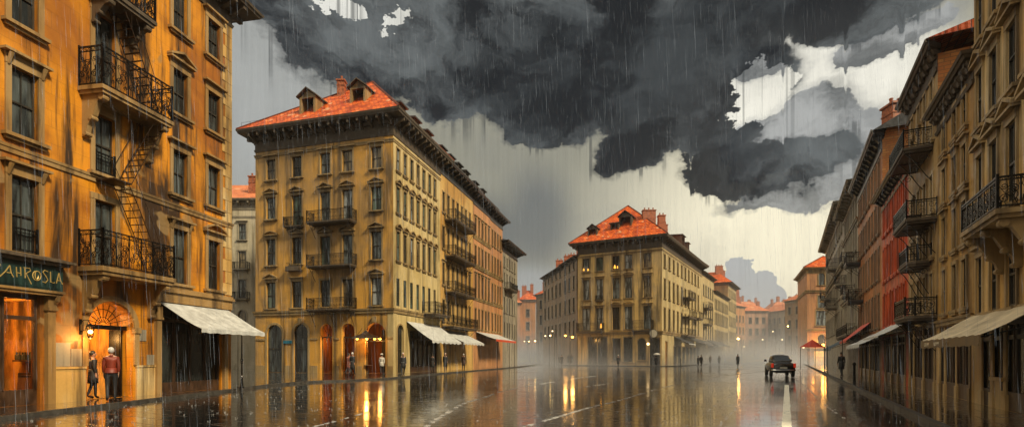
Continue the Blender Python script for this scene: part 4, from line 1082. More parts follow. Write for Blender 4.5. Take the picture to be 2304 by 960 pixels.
# flower box with plants on the second floor
fx_ = MB(); T = fb.T(s_at(fb, 665), 0, 9.75); fx_.box(-0.75, 0.75, -0.5, -0.12, 0, 0.34, 0, T); fx_.box(-0.8, 0.8, -0.5, 0, -0.1, -0.005, 0, T)
fbx = fx_.build('flower_box', M['darkstone'], r)
M['leaf'] = plain('wet_leaves', (0.025, 0.035, 0.012), 0.4, 0, 0.6, 9)
def plants(parent, T, x0, x1, n, h, y=-0.3, name='plants'):
    b = MB()
    for k in range(n):
        x = R.uniform(x0, x1); z = R.uniform(0.0, h)*R.random()**0.4; a = R.uniform(0, PI*2); l = R.uniform(0.06, 0.16); e = R.uniform(-.5, .9)
        yy = y+R.uniform(-0.15, 0.15); c = (x, yy, z); d = Vector((math.cos(a)*l, math.sin(a)*l, e*l)); w = Vector((-math.sin(a)*l*0.35, math.cos(a)*l*0.35, 0.01))
        q = Vector(c); b.face([T(*(q-w)), T(*(q+d*0.5-w*0.2)), T(*(q+d)), T(*(q+w))], 0)
    return tag(b.build(name, M['leaf'], parent), kind='stuff')
plants(fbx, fb.T(s_at(fb, 665), 0, 10.1), -0.75, 0.75, 160, 0.5)
plants(r, fb.T(s_at(fb, 665), 0, 13.9), -0.6, 0.7, 60, 0.3)
# street name plate
nm = empty('street_sign', fb.pt(s_at(fb, 647), 0, 3.0), 'small blue enamel plate between the first two arches', 'sign'); b = MB(); T = fb.T(s_at(fb, 648), 0, 3.0)
b.box(-0.48, 0.48, -0.09, -0.052, -0.12, 0.15, 0, T); b.box(-0.50, 0.50, -0.10, -0.052, 0.152, 0.22, 1, T)
M['bluepl'] = plain('blue_enamel', (0.01, 0.13, 0.20), 0.3); b.build('plate', [M['bluepl'], M['stone']], nm)
# lamps inside the arcade and the metal shade over the broad arch
for pc, y_, z, e in ((738, 0.9, 3.35, 60), (838, 1.3, 3.3, 90), (858, 1.0, 3.2, 40)):
    q = fb.pt(s_at(fb, pc), y_, z); lamp('POINT', (q[0], q[1], q[2]-0.4), e, (1.0, 0.42, 0.08), 0.12); b = MB(); b.ball(q, 0.13, 10, 6); b.tube([(q[0], q[1], 4.7), (q[0], q[1], z+0.1)], 0.015, 4, 1); b.build('ceiling_lamp', [M['lampor'], M['iron']], r)
cp = empty('door_canopy', fb.pt(s_at(fb, 838), 0, 3.5), 'flared metal canopy with lamps over the broad lit arch', 'canopy'); b = MB()
q = fb.pt(s_at(fb, 833), -0.75, 3.25)
b.lathe([(1.45, 0.0), (1.40, 0.05), (1.0, 0.22), (0.55, 0.36), (0.25, 0.52), (0.12, 0.66), (0.02, 0.72)], 16, q, 0, sx=1.0, sy=0.5); b.build('shade', M['ironbrown'], cp)
b = MB(); b.tube([(q[0], q[1], q[2]+0.6), fb.pt(s_at(fb, 833), 0.0, 4.9)], 0.02, 4); b.tube([(q[0]-0.9, q[1], q[2]+0.1), fb.pt(s_at(fb, 815), 0.0, 4.2)], 0.015, 4); b.build('hanger', M['iron'], cp)
for dx in (-0.75, 0.1, 0.8):
    b = MB(); b.ball((q[0]+dx, q[1], q[2]-0.03), 0.11, 10, 6); b.build('lamp_bulb', M['lampor'], cp)
lamp('POINT', (q[0]+0.1, q[1]-0.1, q[2]-0.3), 110, (1.0, 0.45, 0.1), 0.15)
# tables and a bench seen through the arches
for pc, lab in ((826, 'small dark cafe table under the metal canopy'), (870, 'small dark cafe table by the right edge of the broad arch')):
    q = fb.pt(s_at(fb, pc), -0.5 if pc == 870 else 0.2, 0.12); t = empty('cafe_table', q, lab, 'table'); b = MB(); b.lathe([(0.36, 0.72), (0.37, 0.74), (0.36, 0.76)], 12, q); b.build('table_top', M['wood'], t)
    b = MB(); b.lathe([(0.2, 0.0), (0.18, 0.03), (0.03, 0.06), (0.025, 0.72)], 8, q); b.build('pedestal', M['iron'], t)

# the street of houses running back on the left
def rowhouse(name, label, t0, t1, H, wall, trim, wins, ch=(), mod=1.1, sides=(1,), roofmat='slate', corn=1.5, basez=0.12, fn=BR, dep=(-14, 4), cp=1.0, eave='darkstone', rise=1.6, litp=0.0, glass='glass_dark', cat='building', group=None):
    a, c = fn(t0), fn(t1-0.015); pts = [(a[0]+dep[0], a[1]+dep[1]), a, c, (c[0]+dep[0], c[1]+dep[1])]
    bd = Building(name, label, pts, H, wall, trim, loc=(a[0], a[1], basez), group=group)
    for s, rows, w in wins:
        for row in rows:
            o = dict(s=s, z=row[0], h=row[1], w=w, style=row[2] if len(row) > 2 else 'plain', fw=0.10, mull=1, rd=0.05)
            if len(row) > 3: o['arch'] = row[3]
            bd.ops[1].append(o)
    bd.finish(glass=glass, litp=litp)
    cornice(bd.root, pts, H-corn*0.65, cp, corn, eave, list(sides), mod)
    rf = flat_roof(bd.root, pts, H+corn*0.35+0.002, roofmat, rise, 2.6, cp*0.8)
    for s, w in ch: 
        p = bd.F[1].pt(s, 2.2, 0); chimney(rf, p[0], p[1], H+corn*0.35+0.8, w, 0.7, 1.3, max(1, int(w/0.45)))
    return bd, rf
wins = [(0.9+1.45*k, [(5.6, 2.3), (9.6, 2.4, 'cornice'), (13.6, 2.4), (17.6, 2.2)], 0.62) for k in range(7)]
b2, rf2 = rowhouse('townhouse', 'golden townhouse with four long iron balconies beside the ochre corner house', 10.3, 20.9, 22.6, 'gold', 'ochre_trim', wins, [(7.5, 1.0)], eave='slate')
for z in (16.9, 12.9, 8.9): balcony(b2.root, b2.F[1], 1.2, 8.2, z, 1.35, 1.1, 'mid', 'darkstone', 'iron', 2, 0.22, 'scroll', 1.5)
balcony(bB.root, fr, 6.0, 10.1, 5.98, 1.5, 1.15, 'mid', 'darkstone', 'iron', 2, 0.22, 'scroll', 1.0)
balcony(b2.root, b2.F[1], 0.3, 8.5, 5.0, 1.5, 1.15, 'mid', 'darkstone', 'iron', 3, 0.22, 'scroll', 1.2)
for k in range(4): dormer(rf2, b2.F[1], 1.4+2.6*k, 23.2, 1.3, 1.6, 2.2, 0.2, 'darkstone', 'slate', False)
wins = [(0.9+1.45*k, [(5.3, 2.6), (9.4, 3.0, 'cornice'), (13.8, 2.4, 'plain'), (17.6, 2.2, 'cornice')], 0.62) for k in range(5)]
b3, rf3 = rowhouse('townhouse', 'peach townhouse with moulded floors and a chimney, beyond the balconied golden one', 20.9, 28.2, 22.4, 'peach', 'ochre_trim', wins, [(2.0, 1.2), (6.0, 1.4)], eave='slate')
band(b3.root, b3.pts, 9.0, 0.3, 0.15, 'ochre_trim', [1]); band(b3.root, b3.pts, 13.2, 0.35, 0.2, 'ochre_trim', [1]); band(b3.root, b3.pts, 17.0, 0.3, 0.15, 'ochre_trim', [1])
for k in range(2): dormer(rf3, b3.F[1], 1.8+3.2*k, 23.0, 1.3, 1.6, 2.2, 0.2, 'darkstone', 'slate', False)
wins = [(0.9+1.4*k, [(5.3, 2.6), (9.6, 2.6), (13.8, 2.4), (17.8, 2.2)], 0.6) for k in range(4)]
b4, rf4 = rowhouse('townhouse', 'orange townhouse before the low grey house at the street end', 28.2, 34.4, 22.2, 'orange', 'ochre_trim', wins, [(4.0, 1.6)], eave='slate')
band(b4.root, b4.pts, 9.0, 0.3, 0.15, 'ochre_trim', [1]); band(b4.root, b4.pts, 13.2, 0.3, 0.15, 'ochre_trim', [1])
wins = [(1.0+1.6*k, [(4.6, 2.4), (8.6, 2.4), (12.6, 2.2), (15.8, 1.6)], 0.6) for k in range(5)]
b5, rf5 = rowhouse('townhouse', 'lower grey townhouse with a dark overhanging eave closing the left row', 34.4, 43.5, 19.0, 'grey', 'stone', wins, eave='slate', cp=1.3)
balcony(b5.root, b5.F[1], 0.8, 5.5, 12.3, 1.1, 1.0, 'mid', 'darkstone', 'iron', 2, 0.2, 'scroll', 0.8)
# awnings of the left street
awning('awning', 'long wet white awning under the balconies of the ochre corner house', fr, 2.6, 10.2, 4.95, 2.6, 3.15, 'awning', vh=0.28, group='awnings along the left street', scallop=True)
awning('awning', 'tattered grey awning in front of the golden townhouse', b2.F[1], 0.3, 7.5, 4.55, 2.6, 3.2, 'awning', vh=0.3, group='awnings along the left street', scallop=True)
awning('awning', 'thin white awning edged in red on poles, farthest along the left street', b3.F[1], 1.0, 11.5, 4.9, 2.8, 3.9, 'awning', 'awning_red', vh=0.3, group='awnings along the left street')
for s in (2.0, 8.0, 11.0):
    q = b3.F[1].pt(s, -2.7, 0.12); pr = empty('awning_pole', q, 'thin pole %s under the red-edged awning' % {2.0: 'nearest', 8.0: 'in the middle', 11.0: 'farthest'}[s], 'pole'); b = MB(); b.tube([q, (q[0], q[1], 3.85)], 0.03, 5); b.lathe([(0.09, 0), (0.05, 0.05)], 8, q); b.build('shaft', M['iron'], pr)

# pale house seen in the gap behind
bF = Building('apartment_building', 'pale narrow house with a tiled roof in the gap between the amber and ochre houses', [(-44, 64), (-24.0, 64), (-24.0, 78), (-44, 78)], 20.2, 'pale', 'stone', loc=(-33, 64, 0.12))
sF = s_at(bF.F[0], 545)
for dx in (-6.4, -3.2, 0, 3.2):
    for z, h, st in ((16.2, 2.0, 'cornice'), (12.6, 2.2, 'plain'), (8.9, 2.3, 'plain')): bF.win(0, s=sF+dx, z=z, w=0.95, h=h, style=st)
    bF.win(0, s=sF+dx, z=5.0, w=1.0, h=2.4, arch=True, style='plain')
bF.finish()
cornice(bF.root, bF.pts, 19.9, 0.7, 1.3, 'stone', [0], 1.2); band(bF.root, bF.pts, 18.9, 0.25, 0.1, 'stone', [0])
for z in (12.5, 8.8):
    for dx in (-3.2, 0): balcony(bF.root, bF.F[0], sF+dx-1.0, sF+dx+1.0, z, 0.7, 0.85, 'bars', 'stone', 'iron', 2, 0.15, 'scroll', 0.4)
b = MB(); roof_face(b, [(-44.5, 63.4, 21.25), (-23.5, 63.4, 21.25), (-23.5, 70, 25.0), (-44.5, 70, 25.0)]); roof_face(b, [(-23.5, 78, 21.2), (-44.5, 78, 21.2), (-44.5, 70, 25.0), (-23.5, 70, 25.0)]); rfF = b.build('roof', M['tile_dull'], bF.root)
chimney(rfF, -33.2, 66.0, 22.6, 1.1, 0.9, 2.0, 2); chimney(rfF, -31.6, 65.8, 22.4, 0.9, 0.9, 1.4, 1)

# ================================================================== middle corner house
CP, CQ = (11.8, 91.9), (24.9, 85.0)
def CR(t): return (24.9+0.6*t, 85.0+t)
bC = Building('corner_house', 'smaller yellow corner house with orange hip roof in the middle of the square', [CP, CQ, CR(29), (29.2, 121)], 21.0, 'olive', 'ochre_trim', loc=(18, 90, 0.12))
fc, fcr = bC.F[0], bC.F[1]; bC.facemat[1] = 'olive_light'
for ci, px in enumerate((1319, 1349, 1386, 1414, 1456)):
    s = s_at(fc, px)
    for ri, (z, h, st) in enumerate(((6.25, 3.9, 'segment'), (11.6, 3.6, 'segment'), (16.6, 2.4, 'cornice'))):
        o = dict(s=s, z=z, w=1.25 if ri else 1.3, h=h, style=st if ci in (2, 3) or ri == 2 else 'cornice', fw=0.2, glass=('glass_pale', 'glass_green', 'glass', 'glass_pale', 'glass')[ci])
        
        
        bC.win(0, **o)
for px, w, z0, h, ar in ((1333, 1.7, 0.121, 4.9, False), (1355, 1.7, 0.121, 4.9, False), (1387, 1.4, 0.9, 3.8, False), (1413, 1.5, 0.7, 4.2, False), (1444, 1.4, 1.0, 3.7, True), (1473, 1.7, 0.121, 4.6, False)):
    bC.win(0, s=s_at(fc, px), z=z0, w=w, h=h, arch=ar, glass='glass_dark', style='plain', name='door' if z0 < 0.5 else 'window')
for k in range(10):
    for z, h in ((6.2, 3.6), (11.4, 3.3), (16.6, 2.2)): bC.win(1, s=1.7+3.1*k, z=z, w=1.05, h=h, style='plain', fw=0.14, glass='glass_dark')
bC.win(1, s=2.8, z=0.121, w=1.2, h=4.0, glass='litdim', name='door')
for k in range(7): bC.win(1, s=9.0+3.4*k, z=0.121, w=2.4, h=3.3, glass='glass_dark', name='shop_window')
bC.finish()
r = bC.root
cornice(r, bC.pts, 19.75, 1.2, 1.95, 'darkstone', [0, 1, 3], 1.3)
band(r, bC.pts, 5.35, 0.5, 0.22, 'ochre_trim', [0, 1, 3]); band(r, bC.pts, 19.2, 0.25, 0.1, 'ochre_trim', [0, 1])
rf = hip(r, bC.pts, 1.25, 21.72, (21.6, 95.2, 29.6), (29.5, 108.0, 29.0), 'tile')
dormer(rf, fc, s_at(fc, 1401), 23.8, 2.2, 2.3, 3.6, 1.6, 'darkstone', 'slate'); dormer(rf, fc, s_at(fc, 1379), 22.9, 1.5, 2.0, 3.0, 1.0, 'darkstone', 'slate', False); dormer(rf, fc, s_at(fc, 1332), 21.9, 1.7, 2.4, 3.0, 0.2, 'darkstone', 'slate')
for t, w, h, inn in ((3.5, 2.2, 4.0, 3.2), (6.5, 1.2, 3.6, 1.8), (10, 1.6, 2.8, 2.5)):
    p = fcr.pt(t, inn, 0); chimney(rf, p[0], p[1], 23.4, w, 1.0, h-0.4, 3 if w > 1.5 else 2)
p = fc.pt(2.0, 3, 0); chimney(rf, p[0], p[1], 22.6, 1.6, 1.0, 2.2, 2)
dormer(rf, fcr, 17, 22.2, 2.6, 2.8, 3, 0.3, 'darkstone', 'slate', False); dormer(rf, fcr, 21.5, 22.2, 1.6, 2.2, 3, 0.3, 'darkstone', 'slate', False)
s = [s_at(fc, x) for x in (1302, 1360, 1424, 1471)]
balcony(r, fc, s[0], s[1], 6.0, 1.3, 1.5, 'mid', 'darkstone', 'iron', 3, 0.3, 'scroll', 1.2); balcony(r, fc, s[2], s[3], 6.0, 1.0, 1.7, 'mid', 'darkstone', 'iron', 2, 0.2, 'scroll', 0.8)
plants(r, fc.T(s[1]-0.6, 0, 6.0), -0.8, 0.8, 120, 1.6, -1.2)
balcony(r, fc, s_at(fc, 1342), s_at(fc, 1357), 11.4, 0.7, 0.9, 'bars', 'darkstone', 'iron', 2, 0.2, 'scroll', 0.5); plants(r, fc.T(s_at(fc, 1349), 0, 11.6), -0.7, 0.7, 60, 0.7, -0.5)
for s0, s1, z in ((15, 20, 12.9), (14.5, 21, 9.2), (13, 20.5, 5.6), (24, 28, 9.5)): balcony(r, fcr, s0, s1, z, 1.4, 1.3, 'far', 'darkstone', 'iron', 2, 0.3, 'scroll', 1.2)
for px, zz, w_, h_ in ((1313, 16.9, 0.25, 0.4), (1323, 16.85, 0.3, 0.35), (1383, 16.85, 0.35, 0.6), (1389, 16.85, 0.2, 0.4), (1352, 6.6, 0.35, 0.8)):
    b = MB(); q = fc.T(s_at(fc, px), 0, zz); b.lathe([(w_*0.5, 0), (w_*0.45, h_*0.4), (w_*0.15, h_)], 8, (0, 0.06, 0), 0, q, 1, 0.15); b.build('window_lamp', M['lampsoft'], r)
# round hanging sign and its lamp
hs = empty('hanging_sign', fc.pt(s_at(fc, 1473), 0, 5.2), 'round grey hanging disc sign above the dark corner door', 'sign'); q = fc.pt(s_at(fc, 1473), -1.0, 5.4)
b = MB(); b.lathe([(0.64, -0.04), (0.68, 0), (0.64, 0.04)], 20, (0, 0, 0), 0, T=lambda x, y, z_: (q[0]+x*0.97, q[1]+z_, q[2]+y)); b.build('disc', M['stone'], hs)
b = MB(); b.tube([(q[0]+0.68*math.cos(PI*k/12), q[1]-0.03, q[2]+0.68*math.sin(PI*k/12)) for k in range(25)], 0.04, 5); b.tube([(q[0], q[1], q[2]+.68), (q[0], q[1], q[2]+1.5), fc.pt(s_at(fc, 1473), 0, q[2]+1.5)], 0.03, 5); b.build('hanger', M['iron'], hs)
wl = empty('wall_lantern', fc.pt(s_at(fc, 1460), 0, 4.0), 'pale glowing wall lamp left of the dark corner door', 'lantern'); q = fc.pt(s_at(fc, 1460), -0.6, 3.7)
b = MB(); b.ball(q, 0.22, 10, 6); b.build('lamp_bulb', M['lampwhite'], wl); b = MB(); b.tube([fc.pt(s_at(fc, 1460), 0, 4.1), (q[0], q[1], 4.15), q], 0.03, 4); b.build('bracket', M['iron'], wl)

def simple_row(label, fn, t0, t1, H, wall, rows, w=0.8, step=2.2, dep=(13, -7), roofm='tile_dull', rise=2.4, ch=(), name='townhouse', cp=0.7, sidesC=(1,), flip=False, litp=0.0, gfl=True):
    a, c = fn(t0), fn(t1-0.02)
    if flip: pts = [c, a, (a[0]+dep[0], a[1]+dep[1]), (c[0]+dep[0], c[1]+dep[1])]; fi = 0
    else: pts = [(a[0]+dep[0], a[1]+dep[1]), a, c, (c[0]+dep[0], c[1]+dep[1])]; fi = 1
    bd = Building(name, label, pts, H, wall, 'stone', loc=(a[0], a[1], 0.0), base=0.0)
    n = int((bd.F[fi].L-0.8)/step)
    for k in range(n):
        for z, h in rows: bd.ops[fi].append(dict(s=0.4+(bd.F[fi].L-0.8)*(k+0.5)/n, z=z, h=h, w=w, style='plain', fw=0.12, rd=0.05))
    bd.finish(glass='glass_dark', litp=litp)
    cornice(bd.root, pts, H-0.5, cp, 0.8, 'darkstone', sorted(set([fi, (fi-1) % 4 if not flip else 1])), 2.2)
    b = MB(); e = [(*q, H+0.305) for q in offset_poly(pts, cp)]; t = [(*q, H+0.3+rise) for q in offset_poly(pts, -3.6)]
    for i in range(4): roof_face(b, [e[i], e[(i+1) % 4], t[(i+1) % 4], t[i]])
    roof_face(b, t); rf = b.build('roof', M[roofm], bd.root)
    for s, w_, h_ in ch: p = bd.F[fi].pt(s, 3.0, 0); chimney(rf, p[0], p[1], H+0.3+rise*0.7, w_, 0.9, h_, max(1, int(w_/0.6)))
    return bd, rf
rows4 = [(5.6, 2.6), (9.8, 2.6), (14.0, 2.4), (17.6, 1.9)]
simple_row('brown-grey house with brick chimneys on the left flank of the middle corner house', lambda t: (11.7-0.182*t, 92.4+t), 0, 9, 19.4, 'brownst', rows4, 0.9, 2.6, (7, 2), 'tile_dull', 1.6, ((2.0, 1.5, 2.0), (6, 2, 1.8)), flip=True, litp=0.03)
simple_row('taller brown house with stepped chimneys, behind the brown-grey one', lambda t: (11.7-0.182*t, 92.4+t), 9, 25, 19.2, 'brownst', rows4, 0.9, 2.6, (7, 2), 'tile_dull', 1.8, ((3, 1.5, 2.2), (9, 1.2, 2.0), (13, 1.2, 1.5)), flip=True, litp=0.05)
bd, rf = simple_row('yellow house with grouped balconies past the middle corner house', CR, 29, 42, 20.2, 'olive_light', [(5.6, 3.2), (10.5, 3.0), (15.4, 2.4)], 1.0, 2.6, (-10, 6), 'slate', 1.8, ((3, 2.2, 2.6), (8, 1.5, 2.2)))
balcony(bd.root, bd.F[1], 1, 6, 8.9, 1.3, 1.3, 'far', 'darkstone', 'iron', 2, 0.3, 'scroll', 1); balcony(bd.root, bd.F[1], 1, 6, 12.5, 1.3, 1.3, 'far', 'darkstone', 'iron', 2, 0.3, 'scroll', 1)
simple_row('long pale greenish house with close rows of windows', CR, 42, 62, 17.6, 'olive_light', [(5.4, 2.8), (9.8, 2.8), (13.6, 2.4)], 0.9, 2.1, (-10, 6), 'tile_dull', 1.2)
simple_row('tall cream house with red tiled roof at the end of the pale row', CR, 62, 76, 22.5, 'olive_light', [(6, 2.8), (10.5, 2.8), (15, 2.6), (19, 2)], 0.9, 2.4, (-12, 7), 'tile', 3.8, ((3, 2.0, 2.6), (9, 1.4, 2)), cp=1.2)
for t0, t1, zt, lab in ((7, 12, 5.2, 'small dark awning nearest the corner, right side of the middle house'), (14, 22, 5.6, 'dark awning under the stacked balconies of the middle house'), (23, 33, 5.2, 'dark wet awning past the stacked balconies'), (34, 50, 5.4, 'long dark awning with a white edge at the end of the middle row')):
    F_ = Face(CR(0), CR(60)); awning('awning', lab, F_, t0*F_.L/60, t1*F_.L/60, zt, 2.6, zt-1.3, 'awning_dark', 'awning' if t0 in (7, 34) else 'awning_dark', vh=0.16, group='awnings of the middle row')

# ================================================================== far houses closing both streets
def block(label, pts, H, wall, rows, w, step, roofm='tile_dull', rise=2.6, ch=(), litp=0.0, faces=(0,), cp=0.7, name='townhouse', trim='stone', style='plain', arch=False):
    bd = Building(name, label, pts, H, wall, trim, base=0.0, loc=(pts[0][0], pts[0][1], 0.0))
    for i in faces:
        n = max(1, int((bd.F[i].L-0.8)/step))
        for k in range(n):
            for z, h in rows: bd.ops[i].append(dict(s=0.4+(bd.F[i].L-0.8)*(k+0.5)/n, z=z, h=h, w=w, style=style, fw=0.14, arch=arch))
    bd.finish(glass='glass_dark', litp=litp)
    cornice(bd.root, pts, H-0.5, cp, 0.8, 'stone', list(faces), 2.6)
    b = MB(); e = [(*q, H+0.305) for q in offset_poly(pts, cp)]; t = [(*q, H+0.3+rise) for q in offset_poly(pts, -3.4)]; n = len(pts)
    for i in range(n): roof_face(b, [e[i], e[(i+1) % n], t[(i+1) % n], t[i]])
    roof_face(b, t); rf = b.build('roof', M[roofm], bd.root)
    for x, y, z, w_, h_ in ch: chimney(rf, x, y, z, w_, 1.0, h_, max(1, int(w_/0.7)))
    return bd, rf
rf_ = [(5.5, 2.6), (10, 2.6), (14.3, 2.4)]
block('pink house at the far end of the left street', [(-2.5, 160), (2.5, 160), (2.5, 172), (-2.5, 172)], 18.0, 'pinkst', rf_, 1.1, 2.2, ch=((0, 163, 20, 1.4, 2.2), (2, 164, 20, 1, 2.4)), litp=0.1)
block('taller orange house second from left at the far end of the left street', [(2.6, 165), (7.6, 165), (7.6, 178), (2.6, 178)], 19.5, 'orange', rf_, 1.1, 2.2, 'tile', 3.4, ((4, 168, 22, 1.5, 2.4), (6.5, 168, 22, 1, 3)), litp=0.15)
block('brownish house at the far end, against the brown row', [(6.6, 140), (9.0, 136), (18, 138), (14, 150)], 18.0, 'brownst', rf_, 1.1, 2.2, 'tile', 2.4, ((9, 140, 19.6, 1.2, 2),), faces=(0, 1))
block('pink far house closing the right street, left side', [(87, 196), (98, 196), (98, 212), (87, 212)], 18.6, 'pinkst', [(5, 2.6), (9.6, 2.6), (14, 2.4)], 1.2, 2.4, 'tile_dull', 2.6, ((88, 200, 21, 2.4, 3.5), (97, 202, 21, 1, 2)), litp=0.0)
block('narrow brick-red house left of the pink far house', [(80, 184), (86.5, 190), (86.5, 204), (78, 204)], 19.5, 'peach', [(5, 2.6), (9.6, 2.6), (14, 2.4)], 1.0, 2.4, 'tile_dull', 2.4, ((83, 192, 22, 4, 4.5),), faces=(0,))
block('grey-green house in the middle of the far end', [(100, 205), (107, 176), (120, 180), (114, 208)], 18.6, 'grey', [(5, 2.6), (9.6, 2.6), (14, 2.4)], 1.1, 2.6, 'tile_dull', 2.8, ((106, 190, 21, 1.5, 3.2), (108, 184, 21, 1.0, 4)), litp=0.06, faces=(3, 0) if False else (0,))
block('dark grey house beside the orange tower house', [(81, 152), (88, 128), (96, 130), (92, 156)], 17.6, 'brownst', [(5, 2.6), (9.6, 2.6), (13.8, 2.2)], 1.0, 2.6, 'tile_dull', 2.4, ((85, 142, 19.8, 1.2, 3.6), (86, 137, 19.8, 1.6, 3.0)), litp=0.08, faces=(0,))
block('distant red-roofed house rising behind the pink one', [(112, 262), (128, 262), (128, 276), (112, 276)], 25.5, 'pinkst', [(21, 2.4)], 1.3, 2.6, 'tile_dull', 4.0, tuple((113+3.4*k, 266, 28.0, 0.9+0.5*(k % 2), 2.6+(k % 3)) for k in range(5)))
block('distant long house behind the pale row', [(95, 250), (111, 256), (110, 270), (94, 266)], 25.0, 'grey', [(20, 2.4)], 1.3, 2.8, 'slate', 2.5, tuple((97+3.3*k, 258, 27.0, 0.9, 2.5+k % 3) for k in range(5)))
block('distant red-roofed house right of centre', [(129, 255), (146, 250), (148, 264), (131, 270)], 24.0, 'peach', [(19, 2.4)], 1.3, 2.8, 'tile_dull', 4.5, tuple((131+3.0*k, 258, 27.0, 0.9+0.4*(k % 2), 3+(k % 2)*1.4) for k in range(6)))

# ================================================================== the right-hand row
def RX(y): return 6.4+0.5365*y
KL = math.hypot(0.5365, 1)
def rbuild(name, label, ya, yb, H, wall, trim, wins, corn=1.1, cp=0.9, mod=0.55, facemat=None, roof=None, eave='darkstone', depth=12, base=0.12, extra=(), glass='glass_dark', litp=0.0, ends=True):
    """ya nearer, yb farther; facade is edge 0 (far -> near)"""
    nx, ny = 1/KL, -0.5365/KL
    yb -= 0.012
    A, Bn = (RX(yb), yb), (RX(ya), ya)
    pts = [A, Bn, (Bn[0]+depth*nx, Bn[1]+depth*ny), (A[0]+depth*nx, A[1]+depth*ny)]
    bd = Building(name, label, pts, H, wall, trim, loc=(RX(ya), ya, base))
    if facemat: bd.facemat.update(facemat)
    for yy, w, rows in wins:
        for row in rows: bd.ops[0].append(dict(s=(yb-yy)*KL, z=row[0], h=row[1], w=w, style=row[2] if len(row) > 2 else 'plain', fw=0.11, rd=0.015, glass=row[3] if len(row) > 3 else glass))
    for o in extra: bd.ops[0].append(o)
    bd.finish(litp=litp)
    cornice(bd.root, pts, H-corn*0.6, cp, corn, eave, [0, 1] if ends else [0], mod)
    bd.yb = yb; return bd
def rs(bd, y): return (bd.yb-y)*KL
# nearest sandstone house
rows = [(3.1, 1.85, 'cornice'), (6.0, 2.3, 'pediment'), (9.25, 1.85, 'pediment'), (12.1, 1.6, 'cornice'), (14.6, 1.3, 'cornice')]
r1 = rbuild('townhouse', 'tall sandstone townhouse with pedimented windows nearest on the right, over a tan awning', 9.5, 17.5, 17.0, 'sand', 'sand_trim',
            [(16.9, 0.55, rows), (15.75, 0.62, rows), (14.5, 0.68, rows), (13.2, 0.68, rows), (11.8, 0.68, rows), (10.4, 0.68, rows)], corn=1.0, cp=0.6,
            extra=[dict(s=(17.488-13.6)*KL, z=0.121, w=7.6*1.0, h=2.65, open=True, d=0.3)])
R1 = r1.root; FR1 = r1.F[0]
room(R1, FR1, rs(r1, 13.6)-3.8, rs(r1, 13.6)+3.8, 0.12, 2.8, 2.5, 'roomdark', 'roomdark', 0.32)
def pillars(bd, ys, w, z1, mat, base=0.12, y0=-0.05, pm=None):
    for y_ in ys:
        b = MB(); s = rs(bd, y_); b.box(s-w/2, s+w/2, y0+0.03, 0.03, base, z1, 0, bd.F[0].T()); b.box(s-w/2-0.05, s+w/2+0.05, y0, 0.03, base, base+0.45, 0, bd.F[0].T()); b.build('pilaster', M[mat], bd.root)
pillars(r1, (16.85, 15.95, 15.0, 13.3, 11.4), 0.22, 2.76, 'sand')
b = MB(); b.box(rs(r1, 15.85), rs(r1, 15.05), 0.02, 0.28, 0.125, 0.95, 0, FR1.T()); b.box(rs(r1, 15.9), rs(r1, 15.0), -0.10, 0.28, 0.952, 1.06, 0, FR1.T()); b.build('plinth', M['sand'], R1)
shopfront(rs(r1, 13.6)-3.75, rs(r1, 13.6)+3.75, 2.74, 8, FR1, r=R1, glass='glass_dark', trans=0.5, y0=0.06)
band(R1, r1.pts, 2.80, 0.26, 0.14, 'sand_trim', [0, 1]); flat_roof(R1, r1.pts, 17.42, 'slate', 0.8, 3, 0.5)
balcony(R1, FR1, rs(r1, 15.3), rs(r1, 12.6), 5.45, 0.95, 0.82, 'ornate', 'sand_trim', 'iron', 3, 0.24, 'stone', 1.1)
awning('awning', 'broad tan canvas awning with faded lettering, nearest on the right pavement', FR1, rs(r1, 17.2), rs(r1, 11.8), 3.12, 1.5, 2.22, 'awning_tan', 'valance_tan', vh=0.26, sag=0.03)
aw = [o for o in COL.objects if o.name.startswith('awning') and 'tan canvas' in o.get('label', '')][0]
def text(parent, F, s, y, z, body, size, mat, name='lettering'):
    c = bpy.data.curves.new(name, 'FONT'); c.body = body; c.size = size; c.extrude = 0.004; c.space_character = 1.25
    t_ = bpy.data.objects.new(name, c); COL.objects.link(t_); me = bpy.data.meshes.new_from_object(t_.evaluated_get(bpy.context.evaluated_depsgraph_get())); bpy.data.objects.remove(t_)
    o = bpy.data.objects.new(name, me); COL.objects.link(o); o.parent = parent; me.materials.clear(); me.materials.append(M[mat])
    p = Vector(F.pt(s, y, z)) - parent.location; o.location = p; o.rotation_euler = (PI/2, 0, F.ang); return o
M['fadedletters'] = plain('faded_letters', (0.60, 0.52, 0.36), 0.6)
text(aw, FR1, rs(r1, 16.7), -1.518, 2.02, 'CREAM', 0.16, 'fadedletters'); text(aw, FR1, rs(r1, 15.55), -1.518, 2.02, 'LOMMI', 0.16, 'fadedletters'); text(aw, FR1, rs(r1, 14.4), -1.518, 2.02, 'TEAR', 0.14, 'sand_trim')
# second: lower ochre house with a bracketed eave
rows = [(3.45, 1.7, 'plain'), (5.75, 1.5, 'cornice'), (7.9, 1.35, 'cornice'), (9.95, 1.2, 'plain')]
r2 = rbuild('townhouse', 'lower ochre townhouse with a heavily bracketed dark eave, second on the right', 17.5, 21.7, 11.6, 'gold', 'sand_trim',
            [(18.35, 0.46, rows), (19.4, 0.46, rows), (20.7, 0.46, rows)], corn=1.0, cp=0.38, mod=0.5,
            extra=[dict(s=(21.688-19.6)*KL, z=0.121, w=4.2, h=2.75, open=True, d=0.3)])
room(r2.root, r2.F[0], rs(r2, 19.6)-2.1, rs(r2, 19.6)+2.1, 0.12, 2.9, 2.5, 'roomdark', 'roomdark', 0.32)
pillars(r2, (17.9, 19.3, 20.7, 21.4), 0.16, 2.86, 'umber'); band(r2.root, r2.pts, 2.92, 0.24, 0.12, 'sand_trim', [0])
